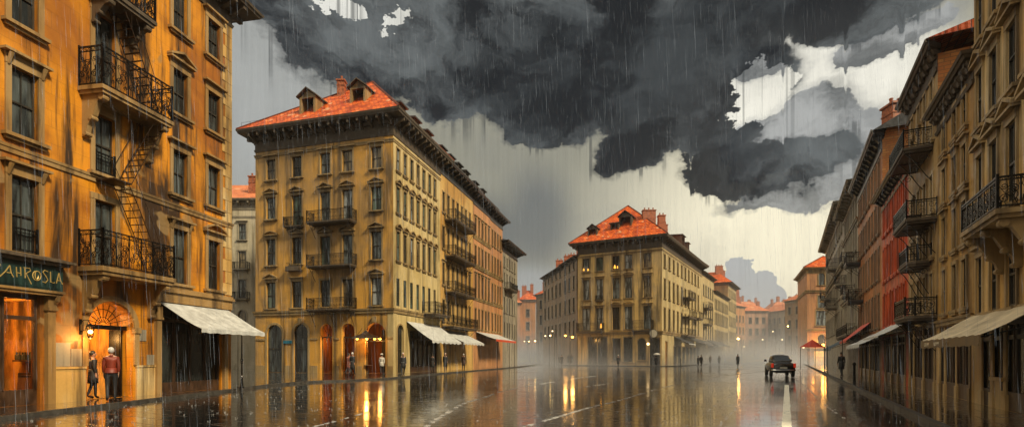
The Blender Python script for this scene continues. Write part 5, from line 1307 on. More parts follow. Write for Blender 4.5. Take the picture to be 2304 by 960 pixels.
shopfront(rs(r2, 19.6)-2.05, rs(r2, 19.6)+2.05, 2.85, 5, r2.F[0], r=r2.root, glass='glass_dark', trans=0.5, y0=0.06)
rf = flat_roof(r2.root, r2.pts, 11.96, 'slate', 0.8, 3, 0.3)
p = r2.F[0].pt(rs(r2, 18.2), 2.2, 0); chimney(rf, p[0], p[1], 12.3, 1.1, 0.9, 1.5, 1)
b = MB(); q = r2.F[0].pt(rs(r2, 21.2), 0.6, 12.0); b.lathe([(0.05, 0), (0.05, 0.5), (0.28, 0.6), (0.34, 0.66), (0.30, 0.74), (0.05, 0.8)], 12, q); b.build('roof_vent', M['darkstone'], rf)
# third: tall umber house with iron balconies
rows = [(3.7, 1.6), (6.1, 1.3), (8.0, 1.6), (11.2, 1.3), (12.8, 0.9)]
r3 = rbuild('townhouse', 'tall umber townhouse with four black iron balconies and brick gable under red tiles', 21.7, 26.9, 14.5, 'umber', 'sand_trim',
            [(22.5, 0.45, rows), (23.6, 0.45, rows), (24.7, 0.45, rows), (25.9, 0.45, rows)], corn=1.2, cp=0.45, mod=0.7, ends=False, facemat={1: 'brick'},
            extra=[dict(s=(26.888-24.3)*KL, z=0.121, w=5.4, h=3.0, open=True, d=0.3)])
room(r3.root, r3.F[0], rs(r3, 24.3)-2.7, rs(r3, 24.3)+2.7, 0.12, 3.1, 2.5, 'roomdark', 'roomdark', 0.32)
pillars(r3, (22.2, 24.0, 25.8, 26.6), 0.18, 3.1, 'umber'); shopfront(rs(r3, 24.3)-2.65, rs(r3, 24.3)+2.65, 3.1, 7, r3.F[0], r=r3.root, glass='glass_dark', trans=0.5, y0=0.06)
e = [(*q, 15.0) for q in offset_poly(r3.pts, 0.5)]; b = MB(); c0 = r3.pts
A3 = ((e[0][0]+e[3][0])/2, (e[0][1]+e[3][1])/2, 16.6); B3 = ((e[1][0]+e[2][0])/2, (e[1][1]+e[2][1])/2, 16.6)
roof_face(b, [e[0], e[1], B3, A3]); roof_face(b, [e[2], e[3], A3, B3]); roof_face(b, [e[1], e[2], B3]); roof_face(b, [e[3], e[0], A3]); b.tube([A3, B3], 0.12, 5)
rf = b.build('roof', M['tile'], r3.root)
for ya, yb_, z, p_, h_, st in ((22.3, 25.4, 10.95, 1.1, 0.78, 'mid'), (20.4, 24.4, 7.65, 1.1, 0.78, 'mid'), (22.6, 24.8, 5.95, 0.85, 0.7, 'bars'), (20.3, 24.4, 3.45, 1.1, 0.78, 'ornate')):
    F_ = r3.F[0] if ya > 21.7 else r3.F[0]
    balcony(r3.root, F_, rs(r3, yb_), min(rs(r3, ya), r3.F[0].L-0.02) if ya < 21.7 else rs(r3, ya), z, p_, h_, st, 'darkstone', 'iron', 3, 0.22, 'scroll', 1.3, chamfer=0.3 if z < 6 else 0)
# fourth: low red house
rows = [(3.6, 2.0), (6.6, 2.0), (9.6, 1.8)]
r4 = rbuild('townhouse', 'low blood-red townhouse between the umber house and the rusty gabled one', 26.9, 34.3, 11.8, 'redst', 'redst',
            [(27.7+0.98*k, 0.45, rows) for k in range(7)], corn=0.9, cp=0.5, mod=0.8, eave='slate', extra=[dict(s=(34.288-30.6)*KL, z=0.121, w=7.2, h=2.8, open=True, d=0.3)])
room(r4.root, r4.F[0], rs(r4, 30.6)-3.6, rs(r4, 30.6)+3.6, 0.12, 2.9, 2.5, 'roomdark', 'roomdark', 0.32)
pillars(r4, (27.6, 29.4, 31.2, 33.2), 0.2, 2.9, 'umber'); band(r4.root, r4.pts, 3.0, 0.3, 0.3, 'sand', [0]); flat_roof(r4.root, r4.pts, 12.2, 'slate', 0.8, 3, 0.5)
shopfront(rs(r4, 30.6)-3.55, rs(r4, 30.6)+3.55, 2.9, 6, r4.F[0], r=r4.root, glass='glass_dark', trans=0.5, y0=0.06)
# fifth: rusty gabled house
rows = [(3.7, 2.2), (7.0, 2.1), (10.2, 2.0), (13.3, 1.8)]
r5 = rbuild('townhouse', 'rusty brown house with bright orange brick gable and a chimney', 34.3, 46, 16.2, 'rust', 'brownst',
            [(35.4+1.4*k, 0.55, rows) for k in range(8)], corn=1.3, cp=0.65, mod=1.0, ends=False, facemat={1: 'brick'}, eave='slate', depth=9,
            extra=[dict(s=(45.988-40.1)*KL, z=0.121, w=11.4, h=2.9, open=True, d=0.3)])
room(r5.root, r5.F[0], rs(r5, 40.1)-5.7, rs(r5, 40.1)+5.7, 0.12, 3.0, 2.5, 'roomdark', 'roomdark', 0.32)
pillars(r5, [35.2+2.2*k for k in range(5)], 0.25, 3.0, 'umber'); shopfront(rs(r5, 40.1)-5.65, rs(r5, 40.1)+5.65, 3.0, 9, r5.F[0], r=r5.root, glass='glass_dark', trans=0.5, y0=0.06)
b = MB(); F1 = r5.F[1]; L1 = F1.L
b.face([F1.pt(-0.0, -0.004, 15.8), F1.pt(L1, -0.004, 15.8), F1.pt(L1, -0.004, 18.2), F1.pt(L1*0.55, -0.004, 19.2), F1.pt(0.3, -0.004, 17.2)], 0, [(0, 0), (L1, 0), (L1, 2.4), (L1*.55, 3.4), (.3, 1.4)])
b.box(0.25, L1, 0.0, 0.35, 15.8, 17.1, 0, F1.T()); b.build('gable', M['brick'], r5.root)
e = [(*q, 16.7) for q in offset_poly(r5.pts, 0.6)]; b = MB(); A5 = ((e[0][0]+e[3][0])/2, (e[0][1]+e[3][1])/2, 19.0); B5 = ((e[1][0]+e[2][0])/2-0.6, (e[1][1]+e[2][1])/2+1.2, 19.0)
roof_face(b, [e[0], e[1], B5, A5]); roof_face(b, [e[2], e[3], A5, B5]); roof_face(b, [e[1], e[2], B5]); roof_face(b, [e[3], e[0], A5]); rf = b.build('roof', M['slate'], r5.root)
p = r5.F[0].pt(rs(r5, 36.0), 1.2, 0); chimney(rf, p[0], p[1], 17.3, 1.6, 1.1, 1.6, 3)
for y_, z in ((43.5, 6.4), (45.0, 9.8)): balcony(r5.root, r5.F[0], rs(r5, y_)-0.9, rs(r5, y_)+0.9, z, 1.1, 0.9, 'bars', 'slate', 'iron', 2, 0.25, 'scroll', 0.7)
# greyer houses towards the end of the row
rows = [(4.6, 2.3), (8.0, 2.3), (11.4, 2.2), (14.4, 1.7)]
r6 = rbuild('townhouse', 'grey townhouse with pale attic corner after the rusty gabled house', 46, 58, 17.0, 'grey', 'stone', [(47.2+1.75*k, 0.6, rows) for k in range(6)], corn=1.0, cp=0.9, mod=1.2, facemat={1: 'cream'}, eave='stone')
band(r6.root, r6.pts, 7.2, 0.35, 0.3, 'stone', [0]); band(r6.root, r6.pts, 13.9, 0.3, 0.2, 'stone', [0]); rf = flat_roof(r6.root, r6.pts, 17.42, 'slate', 1.0, 3, 0.6); p = r6.F[0].pt(rs(r6, 48), 1.5, 0); chimney(rf, p[0], p[1], 17.8, 1.2, 1.0, 1.2, 2)
for y_, z in ((50, 10.8), (56, 9.5), (49, 7.5)): balcony(r6.root, r6.F[0], rs(r6, y_)-1.1, rs(r6, y_)+1.1, z, 1.0, 0.9, 'bars', 'stone', 'iron', 2, 0.25, 'scroll', 0.7)
balcony(r6.root, r6.F[0], rs(r6, 57), rs(r6, 47), 3.7, 0.8, 1.0, 'bars', 'darkstone', 'iron', 3, 0.2, 'scroll', 0.5)
rows = [(4.6, 2.4), (8.6, 2.4), (12.6, 2.3), (16.0, 1.8)]
r7 = rbuild('townhouse', 'dark grey-brown townhouse last in the right row, before the orange tower house', 58, 84, 18.6, 'grey', 'stone', [(59.5+2.1*k, 0.75, rows) for k in range(12)], corn=1.2, cp=1.0, mod=1.6, eave='stone')
band(r7.root, r7.pts, 11.6, 0.35, 0.35, 'stone', [0]); rf = flat_roof(r7.root, r7.pts, 19.1, 'slate', 1.0, 3, 0.7)
for s, w in ((66, 1.4), (72, 1.0), (79, 1.4)): p = r7.F[0].pt(rs(r7, s), 1.6, 0); chimney(rf, p[0], p[1], 19.5, w, 1.0, 1.4, 2)
for y_, z in ((63, 12.5), (66, 8.0), (75, 10)): balcony(r7.root, r7.F[0], rs(r7, y_)-1.5, rs(r7, y_)+1.5, z, 1.3, 1.0, 'bars', 'stone', 'iron', 2, 0.3, 'scroll', 0.9)
# awnings of the right row
awning('awning', 'upper white striped awning below the low blood-red townhouse', Face((RX(60), 60), (RX(10), 10)), (60-31.0)*KL, (60-25.6)*KL, 3.6, 1.5, 2.75, 'awning', vh=0.1, group='awnings of the right row')
awning('awning', 'lower white awning with deep valance before the rusty house', Face((RX(60), 60), (RX(10), 10)), (60-38.5)*KL, (60-31.6)*KL, 3.3, 1.6, 2.45, 'awning', vh=0.28, group='awnings of the right row', scallop=True)
awning('awning', 'steep bright red awning between white and blue ones', Face((RX(60), 60), (RX(10), 10)), (60-43.5)*KL, (60-38.8)*KL, 4.3, 1.6, 2.9, 'awning_red', vh=0.15, group='awnings of the right row')
awning('awning', 'dark blue awning next to the red one', Face((RX(60), 60), (RX(10), 10)), (60-53)*KL, (60-44)*KL, 3.8, 2.2, 2.4, 'awning_blue', vh=0.2, group='awnings of the right row')
tq = (34.0, 58, 0.12); tp = empty('market_parasol', tq, 'small peaked red canvas tent on thin poles, near the orange tower house', 'tent')
b = MB(); n = 8
for k in range(n):
    a, c = 2*PI*k/n, 2*PI*(k+1)/n; b.face([(tq[0]+1.3*math.cos(a), tq[1]+1.3*math.sin(a), 2.7), (tq[0]+1.3*math.cos(c), tq[1]+1.3*math.sin(c), 2.7), (tq[0], tq[1], 3.55)]); b.face([(tq[0]+1.3*math.cos(c), tq[1]+1.3*math.sin(c), 2.695), (tq[0]+1.3*math.cos(a), tq[1]+1.3*math.sin(a), 2.695), (tq[0], tq[1], 3.5)])
b.build('canopy', M['awning_red'], tp)
for k in range(4): a = PI/4+PI/2*k; b = MB(); q = (tq[0]+1.2*math.cos(a), tq[1]+1.2*math.sin(a)); b.tube([(*q, 0.12), (*q, 2.75)], 0.03, 5); b.build('pole', M['iron'], tp)
for y_, off in ((47, 2.6), (50.5, 2.6), (41, 1.9)):
    q = (RX(y_)-off*1.02, y_, 0.12); pr = empty('awning_pole', q, {47: 'slim pole under the near end of the blue awning', 50.5: 'slim pole under the middle of the blue awning', 41: 'slim pole beneath the red awning'}[y_], 'pole'); b = MB(); b.tube([q, (q[0], q[1], 2.6 if y_ > 45 else 3.1)], 0.03, 5); b.lathe([(0.09, 0), (0.05, 0.05)], 8, q); b.build('shaft', M['iron'], pr)
# warm glimmer in two shop doors
lamp('POINT', r3.F[0].pt(rs(r3, 22.6), 1.2, 1.8), 25, (1.0, 0.5, 0.12), 0.2)

# orange tower house closing the right row
tw = Building('tower_house', 'narrow orange tower house with red roof and arched attic window at the street end', [(63.4, 110), (71.5, 109.4), (75, 120), (70.3, 126)], 20.0, 'orange', 'ochre_trim', base=0.0, loc=(65, 110, 0))
tw.pts = tw.pts; 
for z, h, ar, w in ((3.9, 2.4, True, 1.7), (8.2, 3.2, False, 2.3), (12.0, 2.6, False, 1.5), (15.2, 0.0, False, 1.5), (16.9, 2.6, True, 1.3)):
    if h: tw.win(0, s=3.0, z=z, w=w, h=h, arch=ar, style='plain', fw=0.2)
tw.win(0, s=5.6, z=16.9, w=1.3, h=2.4, style='plain', fw=0.2); tw.win(0, s=5.8, z=12.0, w=1.3, h=2.6, style='plain', fw=0.2); tw.win(0, s=2.5, z=0.01, w=2.2, h=2.8, glass='lit', name='door'); tw.win(0, s=6, z=0.01, w=2.2, h=2.8, glass='lit', name='shop_window')
tw.finish(); cornice(tw.root, tw.pts, 19.4, 0.7, 1.2, 'ochre_trim', [0, 3], 1.5); band(tw.root, tw.pts, 15.3, 0.5, 0.3, 'ochre_trim', [0, 3]); band(tw.root, tw.pts, 7.0, 0.5, 0.3, 'ochre_trim', [0]); band(tw.root, tw.pts, 2.95, 0.4, 0.35, 'ochre_trim', [0])
rf = hip(tw.root, tw.pts, 0.8, 20.65, (69.6, 114.5, 24.0), (71.5, 119, 24.0), 'tile')
twl = Building('townhouse', 'dark flank house joined to the left side of the orange tower house', [(66.2, 124.2), (63.38, 110.02), (63.39, 109.9), (66.4, 124.0)], 1, 'grey', 'stone') if False else None
for dx, z in ((-1.2, 4.4), (1.0, 4.0), (2.8, 5.2), (4.5, 4.2)):
    q = (65.2+dx, 108.9, z); la = empty('wall_lantern', (q[0], 109.8, z), {-1.2: 'orange lamp at the left corner of the tower house front', 1.0: 'orange lamp over the tower house door', 2.8: 'highest orange lamp on the tower house front', 4.5: 'rightmost orange lamp on the tower house front'}[dx], 'lantern')
    b = MB(); b.ball(q, 0.30, 10, 6); b.build('lamp_bulb', M['lampor'], la); b = MB(); b.tube([(q[0], 109.9, z+0.2), (q[0], q[1], z+0.5), q], 0.04, 4); b.build('bracket', M['iron'], la)
lamp('POINT', (66, 108.3, 4.6), 450, (1.0, 0.45, 0.08), 0.5)

# ================================================================== street lamps
def street_lamp(x, y, h, label, mat='lamp', arm=0.8, r=0.2, power=0, base=0.0):
    r *= 0.72
    rt = empty('street_lamp', (x, y, base), label, 'street lamp', 'street lamps far off')
    b = MB(); b.lathe([(0.12, 0), (0.13, 0.1), (0.07, 0.3), (0.045, 1.0), (0.035, h-base+0.3)], 8, (x, y, base)); b.tube([(x, y, h+0.25), (x-arm*0.5, y, h+0.45), (x-arm, y, h+0.25)], 0.03, 5); b.build('pole', M['iron'], rt)
    b = MB(); b.lathe([(r*1.3, 0), (r*0.9, 0.10), (0.03, 0.2)], 10, (x-arm, y, h+0.1)); b.build('lamp_shade', M['iron'], rt)
    b = MB(); b.ball((x-arm, y, h), r, 10, 6); b.build('lamp_bulb', M[mat], rt)
    if power: lamp('POINT', (x-arm, y-0.3, h-0.3), power, (1.0, 0.5, 0.12), 0.3)
def at(px, Y): return (px-1152)/1152*Y
for px, py, Y, mat, r, lab, pw in (
    (1272, 754, 88, 'lampor', 0.26, 'left one of the two big orange street lamps beside the middle corner house', 120),
    (1288, 757, 86, 'lampor', 0.30, 'right one of the two big orange street lamps beside the middle corner house', 120),
    (1227, 755, 100, 'lampwhite', 0.2, 'pale street lamp left of the group of walkers', 0),
    (1238, 754, 97, 'lamp', 0.2, 'yellow street lamp just above the group of walkers', 0),
    (1243, 744, 104, 'lampwhite', 0.2, 'tall pale street lamp behind the group of walkers', 0),
    (1180, 767, 130, 'lampwhite', 0.22, 'street lamp far down the left street, furthest left', 0),
    (1190, 767, 135, 'lamp', 0.22, 'street lamp far down the left street, middle of three', 0),
    (1204, 766, 120, 'lamp', 0.26, 'street lamp far down the left street, right of three', 0),
    (1661, 761, 125, 'lamp', 0.42, 'bright yellow street lamp behind the man alone in the mist', 150),
    (1716, 763, 150, 'lampwhite', 0.26, 'small pale street lamp left of the black car roof', 0),
    (1674, 779, 140, 'lampwhite', 0.22, 'low pale street lamp near the pink far house', 0),
    (1739, 745, 140, 'lampwhite', 0.2, 'street lamp before the grey-green far house', 0),
    (1760, 763, 130, 'lampwhite', 0.22, 'low street lamp right above the car', 0),
    (1773, 733, 125, 'lamp', 0.26, 'tall yellow street lamp above and right of the car', 0),
    (1808, 780, 100, 'lampwhite', 0.30, 'low pale street lamp left of the red tent', 0)):
    h = 1.7+(800-py)*Y/1152; street_lamp(at(px, Y)+0.8, Y, h, lab, mat, 0.8, r, pw)

# ================================================================== people
M['skin'] = plain('skin', (0.42, 0.22, 0.14), 0.5, 0, 0.1)
M['hairgrey'] = plain('grey_hair', (0.55, 0.53, 0.50), 0.6, 0, 0.2, 30); M['hairdark'] = plain('dark_hair', (0.02, 0.015, 0.01), 0.5, 0, 0.2, 30)
M['coatblack'] = plain('black_wool', (0.012, 0.012, 0.013), 0.6, 0, 0.3); M['coatbrown'] = plain('brown_wool', (0.04, 0.02, 0.012), 0.6, 0, 0.3)
M['jacketred'] = plain('red_jacket', (0.17, 0.022, 0.007), 0.5, 0, 0.35, 3); M['trouser'] = plain('dark_trousers', (0.012, 0.012, 0.014), 0.6, 0, 0.3)
M['shoe'] = plain('black_shoe', (0.008, 0.008, 0.008), 0.25); M['coatpale'] = plain('pale_coat', (0.45, 0.42, 0.36), 0.6, 0, 0.2); M['coatgrey'] = plain('grey_coat', (0.06, 0.065, 0.07), 0.6, 0, 0.3)
M['coatrust'] = plain('rust_coat', (0.25, 0.06, 0.02), 0.6)
def skin_mesh(name, V_, E, radii, mats, matfn=None, sub=1):
    me = bpy.data.meshes.new(name+'_src'); me.from_pydata(V_, E, [])
    ob = bpy.data.objects.new(name+'_src', me); COL.objects.link(ob)
    md = ob.modifiers.new('s', 'SKIN'); md.use_smooth_shade = True
    for i, r in enumerate(radii): 
        sv = me.skin_vertices[0].data[i]; sv.radius = r if isinstance(r, tuple) else (r, r); sv.use_root = (i == 0)
    if sub: m2 = ob.modifiers.new('u', 'SUBSURF'); m2.levels = sub; m2.render_levels = sub
    dg = bpy.context.evaluated_depsgraph_get(); ev = ob.evaluated_get(dg); out = bpy.data.meshes.new_from_object(ev); out.name = name
    bpy.data.objects.remove(ob); bpy.data.meshes.remove(me)
    out.materials.clear()
    for m in mats: out.materials.append(m)
    for p in out.polygons:
        p.use_smooth = True
        p.material_index = matfn(p.center) if matfn else 0
    return out
def person(loc, label, rz=0.0, coat='coatblack', hair='hairdark', stride=0.22, long=0.55, h=1.75, hat=None, bag=False, umbrella=False, group=None, arm=0.16):
    """faces local -Y"""
    k = h/1.75; rt = empty('person', loc, label, 'person', group, rz)
    s = stride
    P = [(0, 0, .98), (0, 0, 1.14), (0, .01, 1.32), (0, .015, 1.44), (0, 0, 1.52), (0, -.01, 1.57)]
    Rr = [(.135, .11), (.13, .10), (.155, .11), (.12, .09), (.055, .055), (.06, .065)]
    E = [(0, 1), (1, 2), (2, 3), (3, 4), (4, 5)]
    for sx, st in ((-1, s), (1, -s)):
        b0 = len(P)
        P += [(sx*.09, 0, .90), (sx*.10, -st*.45-0.02, .50), (sx*.10, -st+ (0.10 if st < 0 else 0.0), .09 + (0.03 if st < 0 else 0)), (sx*.11, -st-.12, .035)]
        Rr += [(.10, .10), (.062, .062), (.042, .045), (.045, .03)]; E += [(0, b0), (b0, b0+1), (b0+1, b0+2), (b0+2, b0+3)]
        a0 = len(P); sw = st*arm*4
        P += [(sx*.165, .015, 1.42), (sx*.195, .03+sw*.3, 1.15), (sx*.19, -.04+sw*.8, .92), (sx*.185, -.055+sw*.95, .84)]
        Rr += [(.065, .06), (.045, .045), (.030, .030), (.036, .018)]; E += [(3, a0), (a0, a0+1), (a0+1, a0+2), (a0+2, a0+3)]
        hx, hy, hz = P[-1]
        for q, (dx, L_) in enumerate(((-.028, .065), (-.010, .078), (.010, .072), (.027, .055))):
            f0 = len(P); P += [(hx+dx*.3, hy+dx, hz-.035), (hx+dx*.3-sx*.008, hy+dx, hz-.035-L_*.55), (hx+dx*.3-sx*.022, hy+dx, hz-.035-L_)]; Rr += [(.010, .010), (.009, .009), (.008, .008)]; E += [(a0+3, f0), (f0, f0+1), (f0+1, f0+2)]
        f0 = len(P); P += [(hx-sx*.01, hy-.040, hz+.005), (hx-sx*.02, hy-.062, hz-.035)]; Rr += [(.011, .011), (.009, .009)]; E += [(a0+3, f0), (f0, f0+1)]
    P = [(x*k, y*k, z*k) for x, y, z in P]; Rr = [(a*k, b*k) for a, b in Rr]
    body = skin_mesh('body', P, E, Rr, [M['trouser'], M['skin'], M['shoe']], lambda c: 2 if c.z < 0.085*k else (0 if c.z < 1.02*k and abs(c.x) < .19*k else 1))
    # head with features, joined into the same mesh
    mb = MB(); hz = 1.655*k
    mb.ball((0, -.01*k, hz), 0.092*k, 14, 10, 0, 0.86, 1.02, 1.27)
    mb.lathe([(0.010*k, 0), (0.020*k, -0.02*k), (0.016*k, -0.038*k), (0.004*k, -0.044*k)], 6, (0, -.105*k, hz+.005*k), 0)
    for sx in (-1, 1):
        mb.ball((sx*.081*k, .0, hz-.01*k), .026*k, 6, 5, 0, 0.35, 0.8, 1.2); mb.ball((sx*.032*k, -.088*k, hz+.012*k), .013*k, 6, 4, 1, 1, .6, .7)
    mb.box(-.026*k, .026*k, -.100*k, -.090*k, hz-.062*k, hz-.054*k, 1)
    hm = mb.mesh('head', [M['skin'], M['coatbrown']], (0, 0, 0), True)
    bm = bmesh.new(); bm.from_mesh(body); n0 = len(bm.faces); bm.from_mesh(hm); bm.faces.ensure_lookup_table()
    for f in bm.faces[n0:]: f.material_index = 1 if f.material_index == 0 else 0; f.smooth = True
    bm.to_mesh(body); bm.free(); bpy.data.meshes.remove(hm)
    bo = bpy.data.objects.new('body', body); COL.objects.link(bo); bo.parent = rt
    # coat: torso and sleeves grown together, skirt lofted below
    low = (.98-long*0.9)
    Pc = [(0, 0, 1.0), (0, 0, 1.16), (0, .01, 1.32), (0, .015, 1.45)]; Rc = [(.165, .135), (.155, .125), (.18, .135), (.13, .10)]; Ec = [(0, 1), (1, 2), (2, 3)]
    for sx, st in ((-1, s), (1, -s)):
        a0 = len(Pc); sw = st*arm*4; Pc += [(sx*.165, .015, 1.425), (sx*.20, .03+sw*.3, 1.15), (sx*.192, -.035+sw*.75, .945)]; Rc += [(.08, .075), (.054, .055), (.044, .045)]; Ec += [(3, a0), (a0, a0+1), (a0+1, a0+2)]
    Pc = [(x*k, y*k, z*k) for x, y, z in Pc]; Rc = [(a*k, b*k) for a, b in Rc]
    cm = skin_mesh('coat', Pc, Ec, Rc, [M[coat]])
    mb = MB(); mb.lathe([(0.19*k+.02*long, (low-.98)*k), (.185*k, (low-.98)*k*.5), (.168*k, 0), (.160*k, .12*k)], 14, (0, 0, .98*k), 0, sy=0.82)
    mb.lathe([(0.10*k, 0), (0.075*k, .05*k), (.07*k, .055*k)], 10, (0, 0, 1.475*k), 0)
    hm = mb.mesh('skirt', [M[coat]], (0, 0, 0), True); bm = bmesh.new(); bm.from_mesh(cm); bm.from_mesh(hm); bm.to_mesh(cm); bm.free(); bpy.data.meshes.remove(hm)
    co = bpy.data.objects.new('coat', cm); COL.objects.link(co); co.parent = rt
    mb = MB(); mb.ball((0, .012*k, hz+.028*k), 0.098*k, 12, 8, 0, 0.90, 1.0, 1.12)
    v2 = [v for v in mb.v]; 
    hr = mb.mesh('hair', [M[hair]], (0, 0, 0), True); bm = bmesh.new(); bm.from_mesh(hr)
    bmesh.ops.delete(bm, geom=[f for f in bm.faces if f.calc_center_median().y < -.045*k and f.calc_center_median().z < hz+.055*k], context='FACES'); bm.to_mesh(hr); bm.free()
    ho = bpy.data.objects.new('hair', hr); COL.objects.link(ho); ho.parent = rt
    if hat:
        mb = MB(); mb.lathe([(.17, 0), (.172, .008), (.10, .02), (.095, .09), (.07, .115), (.01, .118)], 14, (0, 0, hz+.06*k), 0); m = mb.mesh('hat', [M[hat]], (0, 0, 0), True); o = bpy.data.objects.new('hat', m); COL.objects.link(o); o.parent = rt
    if bag:
        mb = MB(); mb.box(-.15, .15, .14, .30, 1.02, 1.42, 0); mb.box(-.12, .12, .30, .35, 1.05, 1.25, 0); m = mb.mesh('backpack', [M['coatbrown']]); o = bpy.data.objects.new('backpack', m); COL.objects.link(o); o.location = loc; o.rotation_euler = (0, 0, rz); tag(o, 'small dark backpack worn by the person walking past the middle house', 'bag')
    if umbrella:
        u = empty('umbrella', (loc[0], loc[1], loc[2]+1.0), 'small pale domed umbrella held up in front of the dark corner door', 'umbrella'); mb = MB(); q = (loc[0]+.1, loc[1]-.1, loc[2]+1.85)
        mb.lathe([(.50, 0), (.48, .09), (.36, .20), (.18, .28), (.02, .31)], 12, q, 0); mb.build('canopy', M['coatpale'], u); mb = MB(); mb.tube([(q[0], q[1], q[2]+.3), (q[0], q[1], q[2]-.85)], .012, 5); mb.build('shaft', M['iron'], u)
    return rt
PV = 0.124
person((at(250, 18.0), 18.0, PV), 'white-haired man in a rust-red jacket walking to the lit doorway, seen from behind', rad(218), 'jacketred', 'hairgrey', .10, .06, 1.85)
q = F0.pt(sc_-0.42, 0.33, PV); person(q, 'man in a long dark coat standing inside the lit arched doorway', rad(150), 'coatblack', 'hairdark', .04, .45, 1.74)
q = F0.pt(sy(17.45), 0.95, 0.135); person(q, 'shopkeeper in dark clothes behind the draped counter of the lit shop', rad(100), 'coatbrown', 'hairdark', .02, .3, 1.55)
cq = F0.pt(sy(17.3), 0.62, 0.13); ct = empty('shop_counter', cq, 'cloth-draped counter inside the lit shop window', 'counter'); b = MB(); T = F0.T(sy(17.3), 0.72, 0.13)
b.box(-0.42, 0.42, -0.28, 0.28, 0.86, 0.92, 0, T); b.build('counter_top', M['wood'], ct); b = MB()
for k in range(16):
    x0, x1 = -0.42+0.0525*k, -0.42+0.0525*(k+1); o0, o1 = 0.03*math.sin(k*1.9), 0.03*math.sin((k+1)*1.9); b.face([T(x0*1.12, -0.33+o0, 0), T(x1*1.12, -0.33+o1, 0), T(x1, -0.285, 0.859), T(x0, -0.285, 0.859)])
for sx in (-1, 1): b.face([T(sx*.47, -.33, 0), T(sx*.47, .3, 0), T(sx*.42, .28, .859), T(sx*.42, -.285, .859)])
b.build('drape', M['roomred'], ct)
def P_(px, Y, lab, **kw): return person((at(px, Y), Y, kw.pop('base', PV)), lab, **kw)
P_(907, 39.6, 'grey-haired walker in a dark padded coat stepping on the kerb by the ochre corner house', rz=rad(20), hair='hairgrey', coat='coatblack', long=.4, h=1.8)
P_(793, 42.5, 'tall dark-coated man standing before the unlit fourth arch', rz=rad(170), hair='hairgrey', long=.6, h=1.85)
P_(785, 43.6, 'person in a rust coat half hidden behind the tall dark-coated man', rz=rad(150), coat='coatrust', h=1.78)
P_(859, 43.2, 'person in a pale coat and hat beside the broad lit arch', rz=rad(200), coat='coatpale', hat='coatpale', h=1.72, long=.3)
P_(973, 49.6, 'dark walker nearest the white awning of the ochre house', rz=rad(185), h=1.72)
P_(1002, 51.5, 'walker with bright hair and a dark coat between two others under the awnings', rz=rad(10), hair='hairgrey', h=1.85)
P_(1043, 57.5, 'walker in brown with light hair farthest along the left pavement', rz=rad(180), coat='coatbrown', hair='hairgrey', h=1.8)
g = 'walkers in the mouth of the left far street'
P_(1259, 97, 'leftmost dark walker of the group of five in the mist', rz=rad(170), group=g, h=1.85, base=.004, long=.7)
P_(1264, 90, 'nearest and tallest dark walker of the group of five', rz=rad(190), group=g, h=1.95, base=.004, long=.7)
P_(1270, 104, 'small faint walker in the middle of the group of five', rz=rad(10), group=g, h=1.8, coat='coatgrey', base=.004)
P_(1279, 96, 'slim walker second from the right in the group of five', rz=rad(180), group=g, h=1.8, long=.7)
P_(1286, 93, 'broad-coated walker at the right end of the group of five', rz=rad(175), group=g, h=1.85, long=.75)
P_(1391, 77, 'dark person in a pale hat standing before the yellow corner house', rz=rad(180), hat='coatpale', h=1.8, base=.004)
P_(1476, 74, 'dark person under the pale umbrella', rz=rad(190), umbrella=True, h=1.75, base=.004)
P_(1578, 79, 'pale-capped walker carrying a backpack right of the middle corner house', rz=rad(20), hat='coatpale', bag=True, h=1.85, long=.5, base=.004)
P_(1571, 81, 'thin companion left of the pale-capped walker', rz=rad(30), h=1.7, coat='coatgrey', base=.004)
P_(1598, 98, 'small rounded walker in front of the dark awnings', rz=rad(180), h=1.8, coat='coatbrown', base=.004)
P_(1618, 96, 'thin upright walker near the long dark awning', rz=rad(180), h=1.75, coat='coatgrey', base=.004)
P_(1660, 80, 'lone dark walker in the open street left of the black car', rz=rad(185), h=1.95, long=.7, base=.004)
P_(1893, 39.6, 'dark hooded walker on the right pavement beside the kerb', rz=rad(170), h=1.85, long=.5)
for px, Y, lab in ((1532, 84, 'thin dark bollard at the corner of the middle pavement'), (1465, 79, 'tall dark lamp-less pole before the middle corner house'), (1922, 30, 'small dark bollard on the right pavement')):
    q = (at(px, Y), Y, 0.0); h_ = 1.3 if 'bollard' in lab else 7.5; bo = empty('bollard' if h_ < 2 else 'pole', q, lab, 'bollard' if h_ < 2 else 'pole'); b = MB(); b.lathe([(.12, 0), (.13, .1), (.08, .15), (.07, h_-.15), (.11, h_-.1), (.08, h_), (.01, h_+.05)], 8, q); b.build('shaft', M['iron'], bo)

